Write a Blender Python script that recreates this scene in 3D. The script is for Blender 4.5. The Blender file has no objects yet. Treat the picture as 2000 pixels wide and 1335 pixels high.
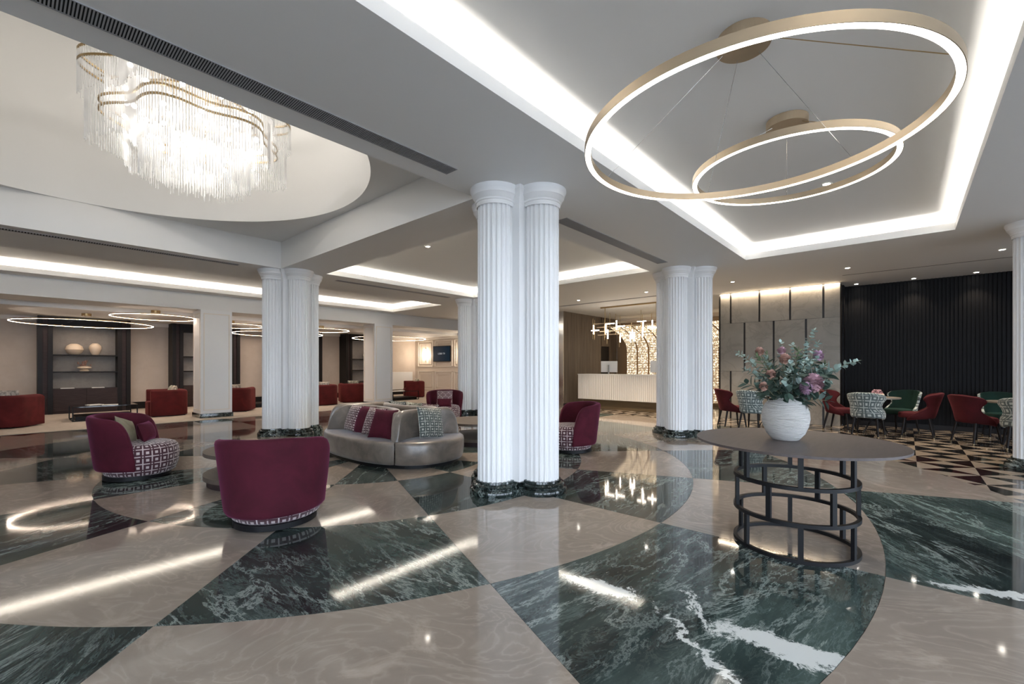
import bpy, bmesh, math, random
from mathutils import Vector, Matrix
PI = math.pi
R = math.radians
random.seed(7)
S = bpy.context.scene
COL = S.collection

# ------------------------------------------------------------------ camera, world, exposure
F_PX, HORIZ, EYE, AZ = 868.7, 716.0, 1.35, math.atan2(770, 868.7)
cam_d = bpy.data.cameras.new('camera')
cam_d.sensor_width = 36.0
cam_d.lens = F_PX / 2000 * 36.0
cam_d.shift_y = (HORIZ - 667.5) / 2000
cam_d.clip_start = 0.05
cam = bpy.data.objects.new('camera', cam_d)
COL.objects.link(cam)
cam.location = (0, 0, EYE)
cam.rotation_euler = (PI / 2, 0, AZ - PI / 2)
S.camera = cam
FW = Vector((math.cos(AZ), math.sin(AZ), 0))
RT = Vector((math.sin(AZ), -math.cos(AZ), 0))

w = bpy.data.worlds.new('world')
S.world = w
w.use_nodes = True
bgn = w.node_tree.nodes['Background']
bgn.inputs[0].default_value = (0.72, 0.84, 1.0, 1)
bgn.inputs[1].default_value = 6.8
S.view_settings.view_transform = 'Standard'
S.view_settings.look = 'None'
S.view_settings.exposure = 0.66
S.view_settings.gamma = 1.0
S.view_settings.use_curve_mapping = False
S.cycles.max_bounces = 8
S.cycles.transparent_max_bounces = 24
S.cycles.caustics_reflective = False
S.cycles.caustics_refractive = False
COVE_W = 3.3      # watts per metre of cove strip
WARM = (1.0, 0.82, 0.62)
NEUT = (1.0, 0.95, 0.88)

# ------------------------------------------------------------------ materials
def mat(name, col, rough=0.5, metal=0.0, sheen=0.0, sheen_tint=None, emit=None, estr=0.0, spec=0.5, alpha=None, trans=0.0, coat=0.0):
    m = bpy.data.materials.new(name)
    m.use_nodes = True
    b = m.node_tree.nodes['Principled BSDF']
    b.inputs['Base Color'].default_value = (*col, 1)
    b.inputs['Roughness'].default_value = rough
    b.inputs['Metallic'].default_value = metal
    b.inputs['Specular IOR Level'].default_value = spec
    b.inputs['Sheen Weight'].default_value = sheen
    b.inputs['Coat Weight'].default_value = coat
    if sheen_tint: b.inputs['Sheen Tint'].default_value = (*sheen_tint, 1)
    if emit:
        b.inputs['Emission Color'].default_value = (*emit, 1)
        b.inputs['Emission Strength'].default_value = estr
    if alpha is not None: b.inputs['Alpha'].default_value = alpha
    b.inputs['Transmission Weight'].default_value = trans
    return m

class NT:
    """tiny node helper"""
    def __init__(s, m): s.t = m.node_tree; s.b = s.t.nodes['Principled BSDF']
    def n(s, typ, **kw):
        x = s.t.nodes.new(typ)
        for k, v in kw.items(): setattr(x, k, v)
        return x
    def l(s, a, b): s.t.links.new(a, b)
    def val(s, sock, v):
        if isinstance(v, (int, float)): sock.default_value = v
        else: s.l(v, sock)
    def math(s, op, a, b=None, c=None):
        x = s.n('ShaderNodeMath', operation=op)
        s.val(x.inputs[0], a)
        if b is not None: s.val(x.inputs[1], b)
        if c is not None: s.val(x.inputs[2], c)
        return x.outputs[0]
    def mix(s, f, a, b):
        x = s.n('ShaderNodeMix', data_type='RGBA')
        s.val(x.inputs[0], f)
        for i, v in ((6, a), (7, b)):
            if isinstance(v, tuple): x.inputs[i].default_value = (*v, 1)
            else: s.l(v, x.inputs[i])
        return x.outputs[2]
    def ramp(s, f, stops, interp='LINEAR'):
        x = s.n('ShaderNodeValToRGB')
        cr = x.color_ramp; cr.interpolation = interp
        while len(cr.elements) < len(stops): cr.elements.new(0.5)
        for e, (p, c) in zip(cr.elements, stops):
            e.position = p; e.color = (*c, 1) if len(c) == 3 else c
        s.l(f, x.inputs[0])
        return x.outputs[0]
    def noise(s, vec, scale, detail=4, rough=0.55, dist=0.0):
        x = s.n('ShaderNodeTexNoise')
        s.l(vec, x.inputs['Vector'])
        x.inputs['Scale'].default_value = scale; x.inputs['Detail'].default_value = detail
        x.inputs['Roughness'].default_value = rough; x.inputs['Distortion'].default_value = dist
        return x
    def bump(s, h, strength=0.2, dist=0.01):
        x = s.n('ShaderNodeBump')
        x.inputs['Strength'].default_value = strength; x.inputs['Distance'].default_value = dist
        s.l(h, x.inputs['Height']); s.l(x.outputs[0], s.b.inputs['Normal'])

def slab_coords(g, stretch=(1, 1, 1)):
    """world position pushed to a different place of the quarry block for each slab"""
    geo = g.n('ShaderNodeNewGeometry'); oi = g.n('ShaderNodeObjectInfo')
    wn = g.n('ShaderNodeTexWhiteNoise', noise_dimensions='1D')
    g.l(oi.outputs['Random'], wn.inputs['W'])
    sc = g.n('ShaderNodeVectorMath', operation='SCALE'); g.l(wn.outputs['Color'], sc.inputs[0]); sc.inputs['Scale'].default_value = 40
    rot = g.n('ShaderNodeVectorRotate', rotation_type='Z_AXIS'); g.l(geo.outputs['Position'], rot.inputs['Vector'])
    g.l(g.math('MULTIPLY', oi.outputs['Random'], 6.28), rot.inputs['Angle'])
    st = g.n('ShaderNodeVectorMath', operation='MULTIPLY'); g.l(rot.outputs[0], st.inputs[0]); st.inputs[1].default_value = stretch
    ad = g.n('ShaderNodeVectorMath', operation='ADD'); g.l(st.outputs[0], ad.inputs[0]); g.l(sc.outputs[0], ad.inputs[1])
    return ad.outputs[0], oi.outputs['Random']

def mat_green(name='green_marble', patches=True, dk=1.0):
    m = mat(name, (0.03, 0.05, 0.045), rough=0.05, spec=0.5)
    g = NT(m)
    v, rnd = slab_coords(g, (0.45, 1.5, 1))
    base = g.noise(v, 1.0, 9, 0.66, 0.35)
    c0 = g.ramp(base.outputs['Fac'], [(p_, tuple(q_*dk for q_ in c_)) for p_, c_ in ((0.28, (0.008, 0.010, 0.012)), (0.42, (0.017, 0.025, 0.026)), (0.54, (0.038, 0.058, 0.055)), (0.72, (0.085, 0.122, 0.112)))])
    va = g.noise(v, 2.0, 12, 0.72, 0.45)
    vein = g.math('ABSOLUTE', g.math('SUBTRACT', va.outputs['Fac'], 0.5))
    vm = g.ramp(vein, [(0.0, (1, 1, 1)), (0.008, (0.45, 0.45, 0.45)), (0.022, (0, 0, 0))])
    msk = g.noise(v, 0.9, 3)
    mk = g.ramp(msk.outputs['Fac'], [(0.36, (0.06, 0.06, 0.06)), (0.58, (0.85, 0.85, 0.85))])
    c1 = g.mix(g.math('MULTIPLY', vm, mk), c0, (0.40, 0.46, 0.44))
    vb = g.noise(v, 5.5, 9, 0.75, 0.6)
    vein2 = g.math('ABSOLUTE', g.math('SUBTRACT', vb.outputs['Fac'], 0.5))
    vm2 = g.ramp(vein2, [(0.0, (0.5, 0.5, 0.5)), (0.03, (0, 0, 0))])
    c2 = g.mix(g.math('MULTIPLY', vm2, mk), c1, (0.20, 0.26, 0.245))
    if patches:
        pn = g.noise(v, 0.62, 9, 0.62, 1.0)
        pm = g.ramp(pn.outputs['Fac'], [(0.69, (0, 0, 0)), (0.72, (0.9, 0.9, 0.9))])
        c2 = g.mix(pm, c2, (0.60, 0.63, 0.62))
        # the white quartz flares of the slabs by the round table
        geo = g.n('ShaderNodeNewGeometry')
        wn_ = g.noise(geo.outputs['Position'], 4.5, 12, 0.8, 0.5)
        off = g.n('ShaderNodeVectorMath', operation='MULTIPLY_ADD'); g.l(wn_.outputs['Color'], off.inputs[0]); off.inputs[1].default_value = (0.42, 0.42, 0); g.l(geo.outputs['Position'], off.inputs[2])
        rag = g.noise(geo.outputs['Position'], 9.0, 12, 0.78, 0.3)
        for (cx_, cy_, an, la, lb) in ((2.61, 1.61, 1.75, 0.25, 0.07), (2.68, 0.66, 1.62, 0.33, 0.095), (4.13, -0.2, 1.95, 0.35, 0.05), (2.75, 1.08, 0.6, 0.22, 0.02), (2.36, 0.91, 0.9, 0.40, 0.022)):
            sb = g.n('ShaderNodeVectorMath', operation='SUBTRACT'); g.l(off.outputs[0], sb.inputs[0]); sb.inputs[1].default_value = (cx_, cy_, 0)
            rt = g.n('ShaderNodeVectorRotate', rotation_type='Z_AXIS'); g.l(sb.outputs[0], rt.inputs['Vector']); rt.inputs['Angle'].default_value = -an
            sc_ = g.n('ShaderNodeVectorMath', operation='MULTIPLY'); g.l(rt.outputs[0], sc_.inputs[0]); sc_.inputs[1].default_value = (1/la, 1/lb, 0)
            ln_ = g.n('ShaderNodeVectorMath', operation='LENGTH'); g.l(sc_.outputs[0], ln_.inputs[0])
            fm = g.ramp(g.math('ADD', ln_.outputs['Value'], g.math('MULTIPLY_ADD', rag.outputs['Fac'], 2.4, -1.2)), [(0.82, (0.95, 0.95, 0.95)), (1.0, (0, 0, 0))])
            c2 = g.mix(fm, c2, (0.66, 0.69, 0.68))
    g.l(c2, g.b.inputs['Base Color'])
    return m

def mat_beige(name='beige_marble'):
    m = mat(name, (0.4, 0.33, 0.28), rough=0.06, spec=0.5)
    g = NT(m)
    v, rnd = slab_coords(g, (0.8, 1.2, 1))
    n1 = g.noise(v, 1.7, 5, 0.5, 1.1)
    # agate-like contour bands
    band = g.math('FRACT', g.math('MULTIPLY', n1.outputs['Fac'], 11.0))
    bd = g.ramp(band, [(0.0, (0.36, 0.36, 0.36)), (0.30, (0.5, 0.5, 0.5)), (0.48, (0.80, 0.80, 0.80)), (0.62, (0.5, 0.5, 0.5)), (1.0, (0.36, 0.36, 0.36))])
    n2 = g.noise(v, 0.8, 6, 0.6, 0.4)
    c0 = g.ramp(n2.outputs['Fac'], [(0.3, (0.235, 0.196, 0.164)), (0.55, (0.300, 0.254, 0.215)), (0.75, (0.36, 0.310, 0.267))])
    n3 = g.noise(v, 2.2, 6, 0.6, 1.0)
    pm = g.ramp(n3.outputs['Fac'], [(0.58, (0, 0, 0)), (0.66, (0.55, 0.55, 0.55))])
    k = g.math('MULTIPLY', g.math('MULTIPLY', bd, bd), 0.62)
    c1 = g.mix(k, c0, (0.50, 0.435, 0.375))
    c2 = g.mix(pm, c1, (0.50, 0.425, 0.36))
    fine = g.noise(v, 14, 5, 0.7, 1.5)
    c3 = g.mix(g.math('MULTIPLY', fine.outputs['Fac'], 0.22), c2, (0.22, 0.175, 0.145))
    g.l(c3, g.b.inputs['Base Color'])
    return m

def mat_veined(name, a, b, c, scale=1.0, rough=0.25):
    m = mat(name, a, rough=rough)
    g = NT(m)
    geo = g.n('ShaderNodeNewGeometry')
    oi = g.n('ShaderNodeObjectInfo')
    ad = g.n('ShaderNodeVectorMath', operation='ADD'); g.l(geo.outputs['Position'], ad.inputs[0])
    sc = g.n('ShaderNodeVectorMath', operation='SCALE'); sc.inputs[0].default_value = (3.1, 5.7, 9.3); g.l(g.math('MULTIPLY', oi.outputs['Random'], 6), sc.inputs['Scale'])
    g.l(sc.outputs[0], ad.inputs[1])
    n1 = g.noise(ad.outputs[0], scale, 7, 0.6, 0.8)
    c0 = g.ramp(n1.outputs['Fac'], [(0.32, b), (0.6, a)])
    n2 = g.noise(ad.outputs[0], scale * 1.4, 8, 0.62, 1.2)
    ve = g.math('ABSOLUTE', g.math('SUBTRACT', n2.outputs['Fac'], 0.5))
    vm = g.ramp(ve, [(0, (0.35, 0.35, 0.35)), (0.035, (0, 0, 0))])
    g.l(g.mix(vm, c0, c), g.b.inputs['Base Color'])
    return m

def mat_velvet(name, col, tint, amount=1.0, rough=0.85, mott=0.25, mscale=3.0):
    m = mat(name, col, rough=rough, sheen=amount, sheen_tint=tint, spec=0.25)
    m.node_tree.nodes['Principled BSDF'].inputs['Sheen Roughness'].default_value = 0.35
    g = NT(m)
    tc = g.n('ShaderNodeTexCoord')
    n = g.noise(tc.outputs['Object'], mscale, 4, 0.6, 0.6)
    d = tuple(x * (1 - mott) for x in col); u = tuple(min(1, x * (1 + mott)) for x in col)
    g.l(g.ramp(n.outputs['Fac'], [(0.35, d), (0.65, u)]), g.b.inputs['Base Color'])
    return m

def mat_lattice(name, dark, light, cell=0.055, rough=0.8):
    """woven motif: small squares in the cells, long crosses on every other node"""
    m = mat(name, dark, rough=rough, sheen=0.3)
    g = NT(m)
    uv = g.n('ShaderNodeUVMap')
    sep = g.n('ShaderNodeSeparateXYZ'); g.l(uv.outputs[0], sep.inputs[0])
    a = g.math('DIVIDE', sep.outputs[0], cell); b = g.math('DIVIDE', sep.outputs[1], cell)
    ra, rb = g.math('ROUND', a), g.math('ROUND', b)
    da, db = g.math('ABSOLUTE', g.math('SUBTRACT', a, ra)), g.math('ABSOLUTE', g.math('SUBTRACT', b, rb))
    sq = g.math('MULTIPLY', g.math('GREATER_THAN', da, 0.325), g.math('GREATER_THAN', db, 0.325))
    par = g.math('FLOORED_MODULO', g.math('ADD', ra, rb), 2.0)
    def line(p, q):
        on = g.math('LESS_THAN', p, 0.07)
        long_ = g.math('MAXIMUM', g.math('GREATER_THAN', q, 0.24), g.math('SUBTRACT', 1.0, par))
        dot = g.math('LESS_THAN', q, 0.085)
        return g.math('MULTIPLY', on, g.math('MAXIMUM', long_, dot))
    k = g.math('MAXIMUM', sq, g.math('MAXIMUM', line(da, db), line(db, da)))
    g.l(g.mix(k, dark, light), g.b.inputs['Base Color'])
    return m

def mat_wood(name, a, b, scale=(1, 1, 0.12), rough=0.45, k=6.0):
    m = mat(name, a, rough=rough)
    g = NT(m)
    geo = g.n('ShaderNodeNewGeometry'); oi = g.n('ShaderNodeObjectInfo')
    ad = g.n('ShaderNodeVectorMath', operation='ADD'); g.l(geo.outputs['Position'], ad.inputs[0])
    sc = g.n('ShaderNodeVectorMath', operation='SCALE'); sc.inputs[0].default_value = (3.1, 5.7, 9.3); g.l(g.math('MULTIPLY', oi.outputs['Random'], 9), sc.inputs['Scale'])
    g.l(sc.outputs[0], ad.inputs[1])
    st = g.n('ShaderNodeVectorMath', operation='MULTIPLY'); g.l(ad.outputs[0], st.inputs[0]); st.inputs[1].default_value = scale
    n = g.noise(st.outputs[0], k, 6, 0.6, 0.6)
    g.l(g.ramp(n.outputs['Fac'], [(0.3, a), (0.7, b)]), g.b.inputs['Base Color'])
    return m

M = {}
M['paint'] = mat('white_paint', (0.80, 0.795, 0.78), 0.6)
M['drum'] = mat('drum_paint', (0.78, 0.77, 0.745), 0.6)
M['colpaint'] = mat('column_paint', (0.82, 0.82, 0.82), 0.42)
M['green'] = mat_green()
M['basemarble'] = mat_green('dark_base_marble', False, 0.3)
M['beige'] = mat_beige()
M['joint'] = mat('floor_joint', (0.16, 0.14, 0.12), 0.5)
M['blacktile'] = mat_veined('black_mosaic', (0.016, 0.016, 0.018), (0.008, 0.008, 0.009), (0.05, 0.05, 0.05), 3, 0.09)
M['creamtile'] = mat_veined('cream_mosaic', (0.40, 0.33, 0.26), (0.31, 0.25, 0.2), (0.46, 0.4, 0.33), 2, 0.09)
M['carpet'] = mat('cream_carpet', (0.50, 0.44, 0.37), 0.95)
M['wallpaper'] = mat('warm_wallpaper', (0.62, 0.53, 0.45), 0.8)
M['panelwall'] = mat('panelled_wall_paint', (0.66, 0.58, 0.50), 0.55)
M['molding'] = mat('molding_paint', (0.80, 0.74, 0.66), 0.4)
M['gold'] = mat('brushed_gold', (0.46, 0.365, 0.255), 0.45, metal=0.75)
M['darkgold'] = mat('dark_brass', (0.40, 0.29, 0.15), 0.35, metal=1.0)
M['blackmetal'] = mat('black_metal', (0.009, 0.009, 0.010), 0.45, spec=0.2)
M['chrome'] = mat('chrome', (0.7, 0.7, 0.7), 0.15, metal=1.0)
M['velvet'] = mat_velvet('burgundy_velvet', (0.060, 0.0058, 0.0145), (0.72, 0.16, 0.45), 0.30)
M['redvelvet'] = mat_velvet('red_velvet', (0.082, 0.0085, 0.009), (0.9, 0.22, 0.2), 0.16)
M['dinered'] = mat_velvet('wine_velvet', (0.054, 0.005, 0.008), (0.9, 0.2, 0.25), 0.15)
M['dinegreen'] = mat_velvet('bottle_green_velvet', (0.004, 0.020, 0.015), (0.2, 0.6, 0.45), 0.15)
M['champagne'] = mat_velvet('champagne_velvet', (0.185, 0.155, 0.130), (0.80, 0.84, 0.95), 0.40, 0.30, 0.3, 4)
M['champagne'].node_tree.nodes['Principled BSDF'].inputs['Specular IOR Level'].default_value = 0.8
M['latticeRed'] = mat_lattice('burgundy_lattice', (0.050, 0.007, 0.016), (0.50, 0.42, 0.42), 0.07)
M['latticeSeat'] = mat_lattice('burgundy_seat_lattice', (0.048, 0.007, 0.016), (0.50, 0.42, 0.42), 0.088)
M['latticeGrey'] = mat_lattice('grey_lattice', (0.075, 0.095, 0.09), (0.48, 0.49, 0.44), 0.075)
M['latticeBlue'] = mat_lattice('pale_lattice', (0.085, 0.115, 0.12), (0.44, 0.49, 0.47), 0.115)
M['cushion'] = mat_velvet('olive_linen', (0.30, 0.27, 0.19), (0.6, 0.6, 0.5), 0.2)
M['cream'] = mat_velvet('cream_print', (0.52, 0.47, 0.40), (0.8, 0.8, 0.7), 0.2, 0.9, 0.5, 16)
M['floral'] = mat_velvet('leaf_print', (0.33, 0.33, 0.27), (0.8, 0.8, 0.7), 0.2, 0.9, 0.75, 14)
M['darkwood'] = mat_wood('dark_wood', (0.030, 0.020, 0.020), (0.050, 0.034, 0.034), (1, 1, 6), 0.5, 4)
M['darkwood'].node_tree.nodes['Principled BSDF'].inputs['Specular IOR Level'].default_value = 0.2
M['blackwood'] = mat('blackened_wood', (0.011, 0.009, 0.009), 0.45, spec=0.2)
M['tabletop'] = mat_wood('smoked_oak', (0.060, 0.047, 0.045), (0.085, 0.067, 0.064), (1, 6, 1), 0.45, 5)
M['tabletop'].node_tree.nodes['Principled BSDF'].inputs['Specular IOR Level'].default_value = 0.35
M['cofftop'] = mat_wood('taupe_oak', (0.095, 0.076, 0.062), (0.13, 0.105, 0.085), (6, 1, 1), 0.5, 5)
M['cofftop'].node_tree.nodes['Principled BSDF'].inputs['Specular IOR Level'].default_value = 0.25
M['plank'] = mat_wood('grey_brown_oak', (0.085, 0.062, 0.044), (0.185, 0.142, 0.102), (5, 5, 0.15), 0.6, 5)
M['wallmarble'] = mat_veined('grey_marble', (0.255, 0.235, 0.205), (0.185, 0.17, 0.147), (0.13, 0.117, 0.10), 0.9, 0.35)
M['blackgap'] = mat('black_metal_gap', (0.012, 0.011, 0.010), 0.35)
M['slat'] = mat('black_slat', (0.006, 0.006, 0.007), 0.5, spec=0.15)
M['niche'] = mat('grey_niche_paper', (0.34, 0.31, 0.28), 0.8)
M['vase'] = mat('white_textured_clay', (0.62, 0.60, 0.57), 0.8)
M['ceramic'] = mat('cream_ceramic', (0.70, 0.58, 0.45), 0.55)
M['paper'] = mat('white_paper', (0.8, 0.79, 0.76), 0.6)
M['led'] = mat('led_strip', (1, 1, 1), 0.5, emit=(1.0, 0.93, 0.85), estr=9.0)
M['ledwarm'] = mat('led_strip_warm', (1, 1, 1), 0.5, emit=(1.0, 0.80, 0.64), estr=45.0)
M['lens'] = mat('lamp_lens', (1, 1, 1), 0.5, emit=(1.0, 0.93, 0.82), estr=30.0)
M['bulb'] = mat('bulb', (1, 1, 1), 0.5, emit=(1.0, 0.93, 0.84), estr=22.0)
M['tubeglow'] = mat('glowing_tube', (1, 1, 1), 0.5, emit=(1.0, 0.88, 0.74), estr=12.0)
M['crystal'] = mat('crystal_rod', (0.90, 0.90, 0.90), 0.1, spec=1.0, alpha=0.42)
M['ferrule'] = mat('dull_brass', (0.22, 0.17, 0.10), 0.4, metal=0.8)
M['grille'] = mat('grille_grey', (0.34, 0.34, 0.35), 0.5)
M['void'] = mat('duct_void', (0.012, 0.012, 0.013), 0.9)
M['counter'] = mat('counter_white', (0.62, 0.60, 0.57), 0.35)
M['bronze'] = mat('bronze_plinth', (0.16, 0.115, 0.065), 0.35, metal=0.5)
M['white'] = mat('white_plastic', (0.75, 0.75, 0.74), 0.4)
M['screen'] = mat('tv_screen', (0.004, 0.008, 0.014), 0.2, emit=(0.05, 0.16, 0.30), estr=0.05)
M['textlight'] = mat('screen_text', (0.5, 0.55, 0.6), 0.5, emit=(0.6, 0.68, 0.78), estr=0.18)
M['glow'] = mat('screen_backing', (0.22, 0.15, 0.09), 0.6)
M['bead'] = mat('lit_glass_beads', (0.8, 0.7, 0.55), 0.3, emit=(1.0, 0.80, 0.55), estr=1.0)
g = NT(M['bead']); tc = g.n('ShaderNodeNewGeometry'); vo = g.n('ShaderNodeTexVoronoi'); g.l(tc.outputs['Position'], vo.inputs['Vector']); vo.inputs['Scale'].default_value = 16
g.l(g.ramp(vo.outputs['Distance'], [(0.2, (2.2, 2.2, 2.2)), (0.5, (0.2, 0.2, 0.2))]), g.b.inputs['Emission Strength'])  # backlit glitter painted as a cell pattern in the beads' own emission
M['leafblue'] = mat('eucalyptus_leaf', (0.27, 0.36, 0.325), 0.55)
M['leafdark'] = mat('dark_leaf', (0.045, 0.080, 0.062), 0.5)
M['leafmid'] = mat('olive_leaf', (0.10, 0.15, 0.075), 0.55)
M['stem'] = mat('stem_green', (0.13, 0.13, 0.08), 0.7)
M['pink'] = mat('pink_petal', (0.44, 0.26, 0.30), 0.7)
M['lilac'] = mat('lilac_petal', (0.42, 0.26, 0.36), 0.7)
M['peach'] = mat('peach_petal', (0.40, 0.23, 0.18), 0.7)
M['blackglass'] = mat('black_glass', (0.01, 0.01, 0.011), 0.06, coat=0.5)
M['asphalt'] = mat('forecourt_paving', (0.35, 0.34, 0.33), 0.8)
# fine relief
g = NT(M['carpet']); tc = g.n('ShaderNodeNewGeometry'); nn = g.noise(tc.outputs['Position'], 6, 5, 0.7)
g.l(g.ramp(nn.outputs['Fac'], [(0.3, (0.42, 0.36, 0.30)), (0.7, (0.56, 0.50, 0.43))]), g.b.inputs['Base Color'])
g = NT(M['wallpaper']); tc = g.n('ShaderNodeNewGeometry'); nn = g.noise(tc.outputs['Position'], 3, 5, 0.7)
g.l(g.ramp(nn.outputs['Fac'], [(0.3, (0.59, 0.50, 0.42)), (0.7, (0.65, 0.56, 0.48))]), g.b.inputs['Base Color'])
g = NT(M['vase']); tc = g.n('ShaderNodeTexCoord'); mp = g.n('ShaderNodeVectorMath', operation='MULTIPLY'); g.l(tc.outputs['Object'], mp.inputs[0]); mp.inputs[1].default_value = (7, 7, 52)
nn = g.noise(mp.outputs[0], 1.6, 4, 0.6, 0.8); g.bump(nn.outputs['Fac'], 1.0, 0.03)
g = NT(M['niche']); tc = g.n('ShaderNodeNewGeometry'); nn = g.noise(tc.outputs['Position'], 5, 6, 0.75)
g.l(g.ramp(nn.outputs['Fac'], [(0.3, (0.29, 0.265, 0.24)), (0.7, (0.38, 0.35, 0.32))]), g.b.inputs['Base Color'])

# ------------------------------------------------------------------ mesh helpers
class MB:
    def __init__(s): s.v = []; s.f = []; s.uv = {}; s.mi = {}
    def face(s, idx, uv=None, mi=0):
        s.f.append(tuple(idx))
        if uv: s.uv[len(s.f) - 1] = uv
        if mi: s.mi[len(s.f) - 1] = mi
    def add(s, vs):
        k = len(s.v); s.v += [tuple(p) for p in vs]; return k
    def box(s, x0, x1, y0, y1, z0, z1):
        k = s.add([(x0,y0,z0),(x1,y0,z0),(x1,y1,z0),(x0,y1,z0),(x0,y0,z1),(x1,y0,z1),(x1,y1,z1),(x0,y1,z1)])
        for q in ((0,3,2,1),(4,5,6,7),(0,1,5,4),(1,2,6,5),(2,3,7,6),(3,0,4,7)): s.face([k + i for i in q])
        return s
    def quad(s, a, b, c, d):
        k = s.add([a, b, c, d]); s.face([k, k+1, k+2, k+3]); return s
    def lathe(s, prof, n=32, c=(0,0), a0=0.0, a1=2*PI, uvr=None):
        full = abs(a1 - a0 - 2*PI) < 1e-6
        m = n if full else n + 1
        k = s.add([(c[0]+r*math.cos(a0+(a1-a0)*i/n), c[1]+r*math.sin(a0+(a1-a0)*i/n), z) for r, z in prof for i in range(m)])
        L = [0.0]
        for (r0, z0), (r1, z1) in zip(prof, prof[1:]): L.append(L[-1] + math.hypot(r1-r0, z1-z0))
        for j in range(len(prof)-1):
            for i in range(n):
                i2 = (i+1) % m
                uv = None
                if uvr: 
                    t0 = (a1-a0)*i/n*uvr; t1 = (a1-a0)*(i+1)/n*uvr
                    uv = [(t0,L[j]),(t1,L[j]),(t1,L[j+1]),(t0,L[j+1])]
                s.face([k+j*m+i, k+j*m+i2, k+(j+1)*m+i2, k+(j+1)*m+i], uv)
        return s
    def disc(s, r, z, n=32, c=(0,0), up=True):
        k = s.add([(c[0]+r*math.cos(2*PI*i/n), c[1]+r*math.sin(2*PI*i/n), z) for i in range(n)])
        s.face(list(range(k, k+n)) if up else list(range(k+n-1, k-1, -1))); return s
    def cyl(s, r, z0, z1, n=16, c=(0,0), r1=None):
        r1 = r if r1 is None else r1
        s.lathe([(r, z0), (r1, z1)], n, c); s.disc(r, z0, n, c, False); s.disc(r1, z1, n, c, True); return s
    def prism(s, poly, z0, z1):
        n = len(poly)
        k = s.add([(x, y, z0) for x, y in poly] + [(x, y, z1) for x, y in poly])
        s.face([k+i for i in range(n-1, -1, -1)]); s.face([k+n+i for i in range(n)])
        for i in range(n): s.face([k+i, k+(i+1) % n, k+n+(i+1) % n, k+n+i])
        return s
    def tube(s, path, r, n=6, closed=False):
        P = [Vector(p) for p in path]; m = len(P)
        rad = r if isinstance(r, (list, tuple)) else [r]*m
        rings = []
        for i, p in enumerate(P):
            a = P[i-1] if (i or closed) else P[0]; b = P[(i+1) % m] if (i < m-1 or closed) else P[-1]
            d = (b - a).normalized()
            up = Vector((0,0,1)) if abs(d.z) < 0.95 else Vector((1,0,0))
            x = d.cross(up).normalized(); y = d.cross(x)
            rings.append(s.add([p + rad[i]*(math.cos(2*PI*j/n)*x + math.sin(2*PI*j/n)*y) for j in range(n)]))
        for i in range(m if closed else m-1):
            a, b = rings[i], rings[(i+1) % m]
            for j in range(n): s.face([a+j, b+j, b+(j+1) % n, a+(j+1) % n])
        if not closed:
            s.face([rings[0]+j for j in range(n)]); s.face([rings[-1]+j for j in range(n-1, -1, -1)])
        return s
    def grid(s, fn, nu, nv, uvs=None, closeu=False):
        """fn(u,v) for u,v in 0..1; uvs(u,v)"""
        mu = nu if closeu else nu + 1
        k = s.add([fn(i/nu, j/nv) for j in range(nv+1) for i in range(mu)])
        for j in range(nv):
            for i in range(nu):
                i2 = (i+1) % mu
                uv = [uvs(i/nu, j/nv), uvs((i+1)/nu, j/nv), uvs((i+1)/nu, (j+1)/nv), uvs(i/nu, (j+1)/nv)] if uvs else None
                s.face([k+j*mu+i, k+j*mu+i2, k+(j+1)*mu+i2, k+(j+1)*mu+i], uv)
        return s
    def sweep(s, sec, path, closed=False, caps=True):
        """sec: (offset along left normal, z) closed outline; path: 2-D points"""
        P = [Vector((p[0], p[1])) for p in path]; m = len(P); n = len(sec); ring = []
        for i, p in enumerate(P):
            a = P[i-1] if (i or closed) else P[0]; b = P[(i+1) % m] if (i < m-1 or closed) else P[-1]
            d = (b - a).normalized(); nn = Vector((-d.y, d.x))
            ring.append(s.add([(p.x+nn.x*o, p.y+nn.y*o, z) for o, z in sec]))
        for i in range(m if closed else m-1):
            a, b = ring[i], ring[(i+1) % m]
            for j in range(n): s.face([a+j, b+j, b+(j+1) % n, a+(j+1) % n])
        if not closed and caps:
            s.face([ring[0]+j for j in range(n)]); s.face([ring[-1]+j for j in range(n-1, -1, -1)])
        return s
    def mesh(s, name, m, smooth=False, fix=True):
        me = bpy.data.meshes.new(name)
        me.from_pydata(s.v, [], s.f)
        mats = m if isinstance(m, (list, tuple)) else [m]
        for x in mats: me.materials.append(M[x] if isinstance(x, str) else x)
        if s.uv:
            ul = me.uv_layers.new(name='UVMap')
            for p in me.polygons:
                u = s.uv.get(p.index)
                if u:
                    for li, c in zip(p.loop_indices, u): ul.data[li].uv = c
        for i, q in s.mi.items(): me.polygons[i].material_index = q
        if fix and not s.uv:
            b = bmesh.new(); b.from_mesh(me); bmesh.ops.recalc_face_normals(b, faces=b.faces); b.to_mesh(me); b.free()
        if smooth:
            me.polygons.foreach_set('use_smooth', [True]*len(me.polygons))
            if smooth != 'all':
                try: me.set_sharp_from_angle(angle=R(38 if smooth is True else smooth))
                except Exception: pass
        me.update()
        return me
    def obj(s, name, m, parent=None, smooth=False, bevel=0, sub=0, solid=0, kind=None, label=None, fix=True, soff=0, soffm=0):
        o = bpy.data.objects.new(name, s.mesh(name, m, smooth, fix)); COL.objects.link(o)
        if parent: o.parent = parent
        if solid:
            q = o.modifiers.new('thick', 'SOLIDIFY'); q.thickness = solid; q.offset = soff; q.material_offset = soffm; q.use_even_offset = False
        if bevel:
            q = o.modifiers.new('edge', 'BEVEL'); q.width = bevel; q.segments = 2; q.limit_method = 'ANGLE'; q.angle_limit = R(40)
        if sub:
            q = o.modifiers.new('round', 'SUBSURF'); q.levels = sub; q.render_levels = sub
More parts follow.
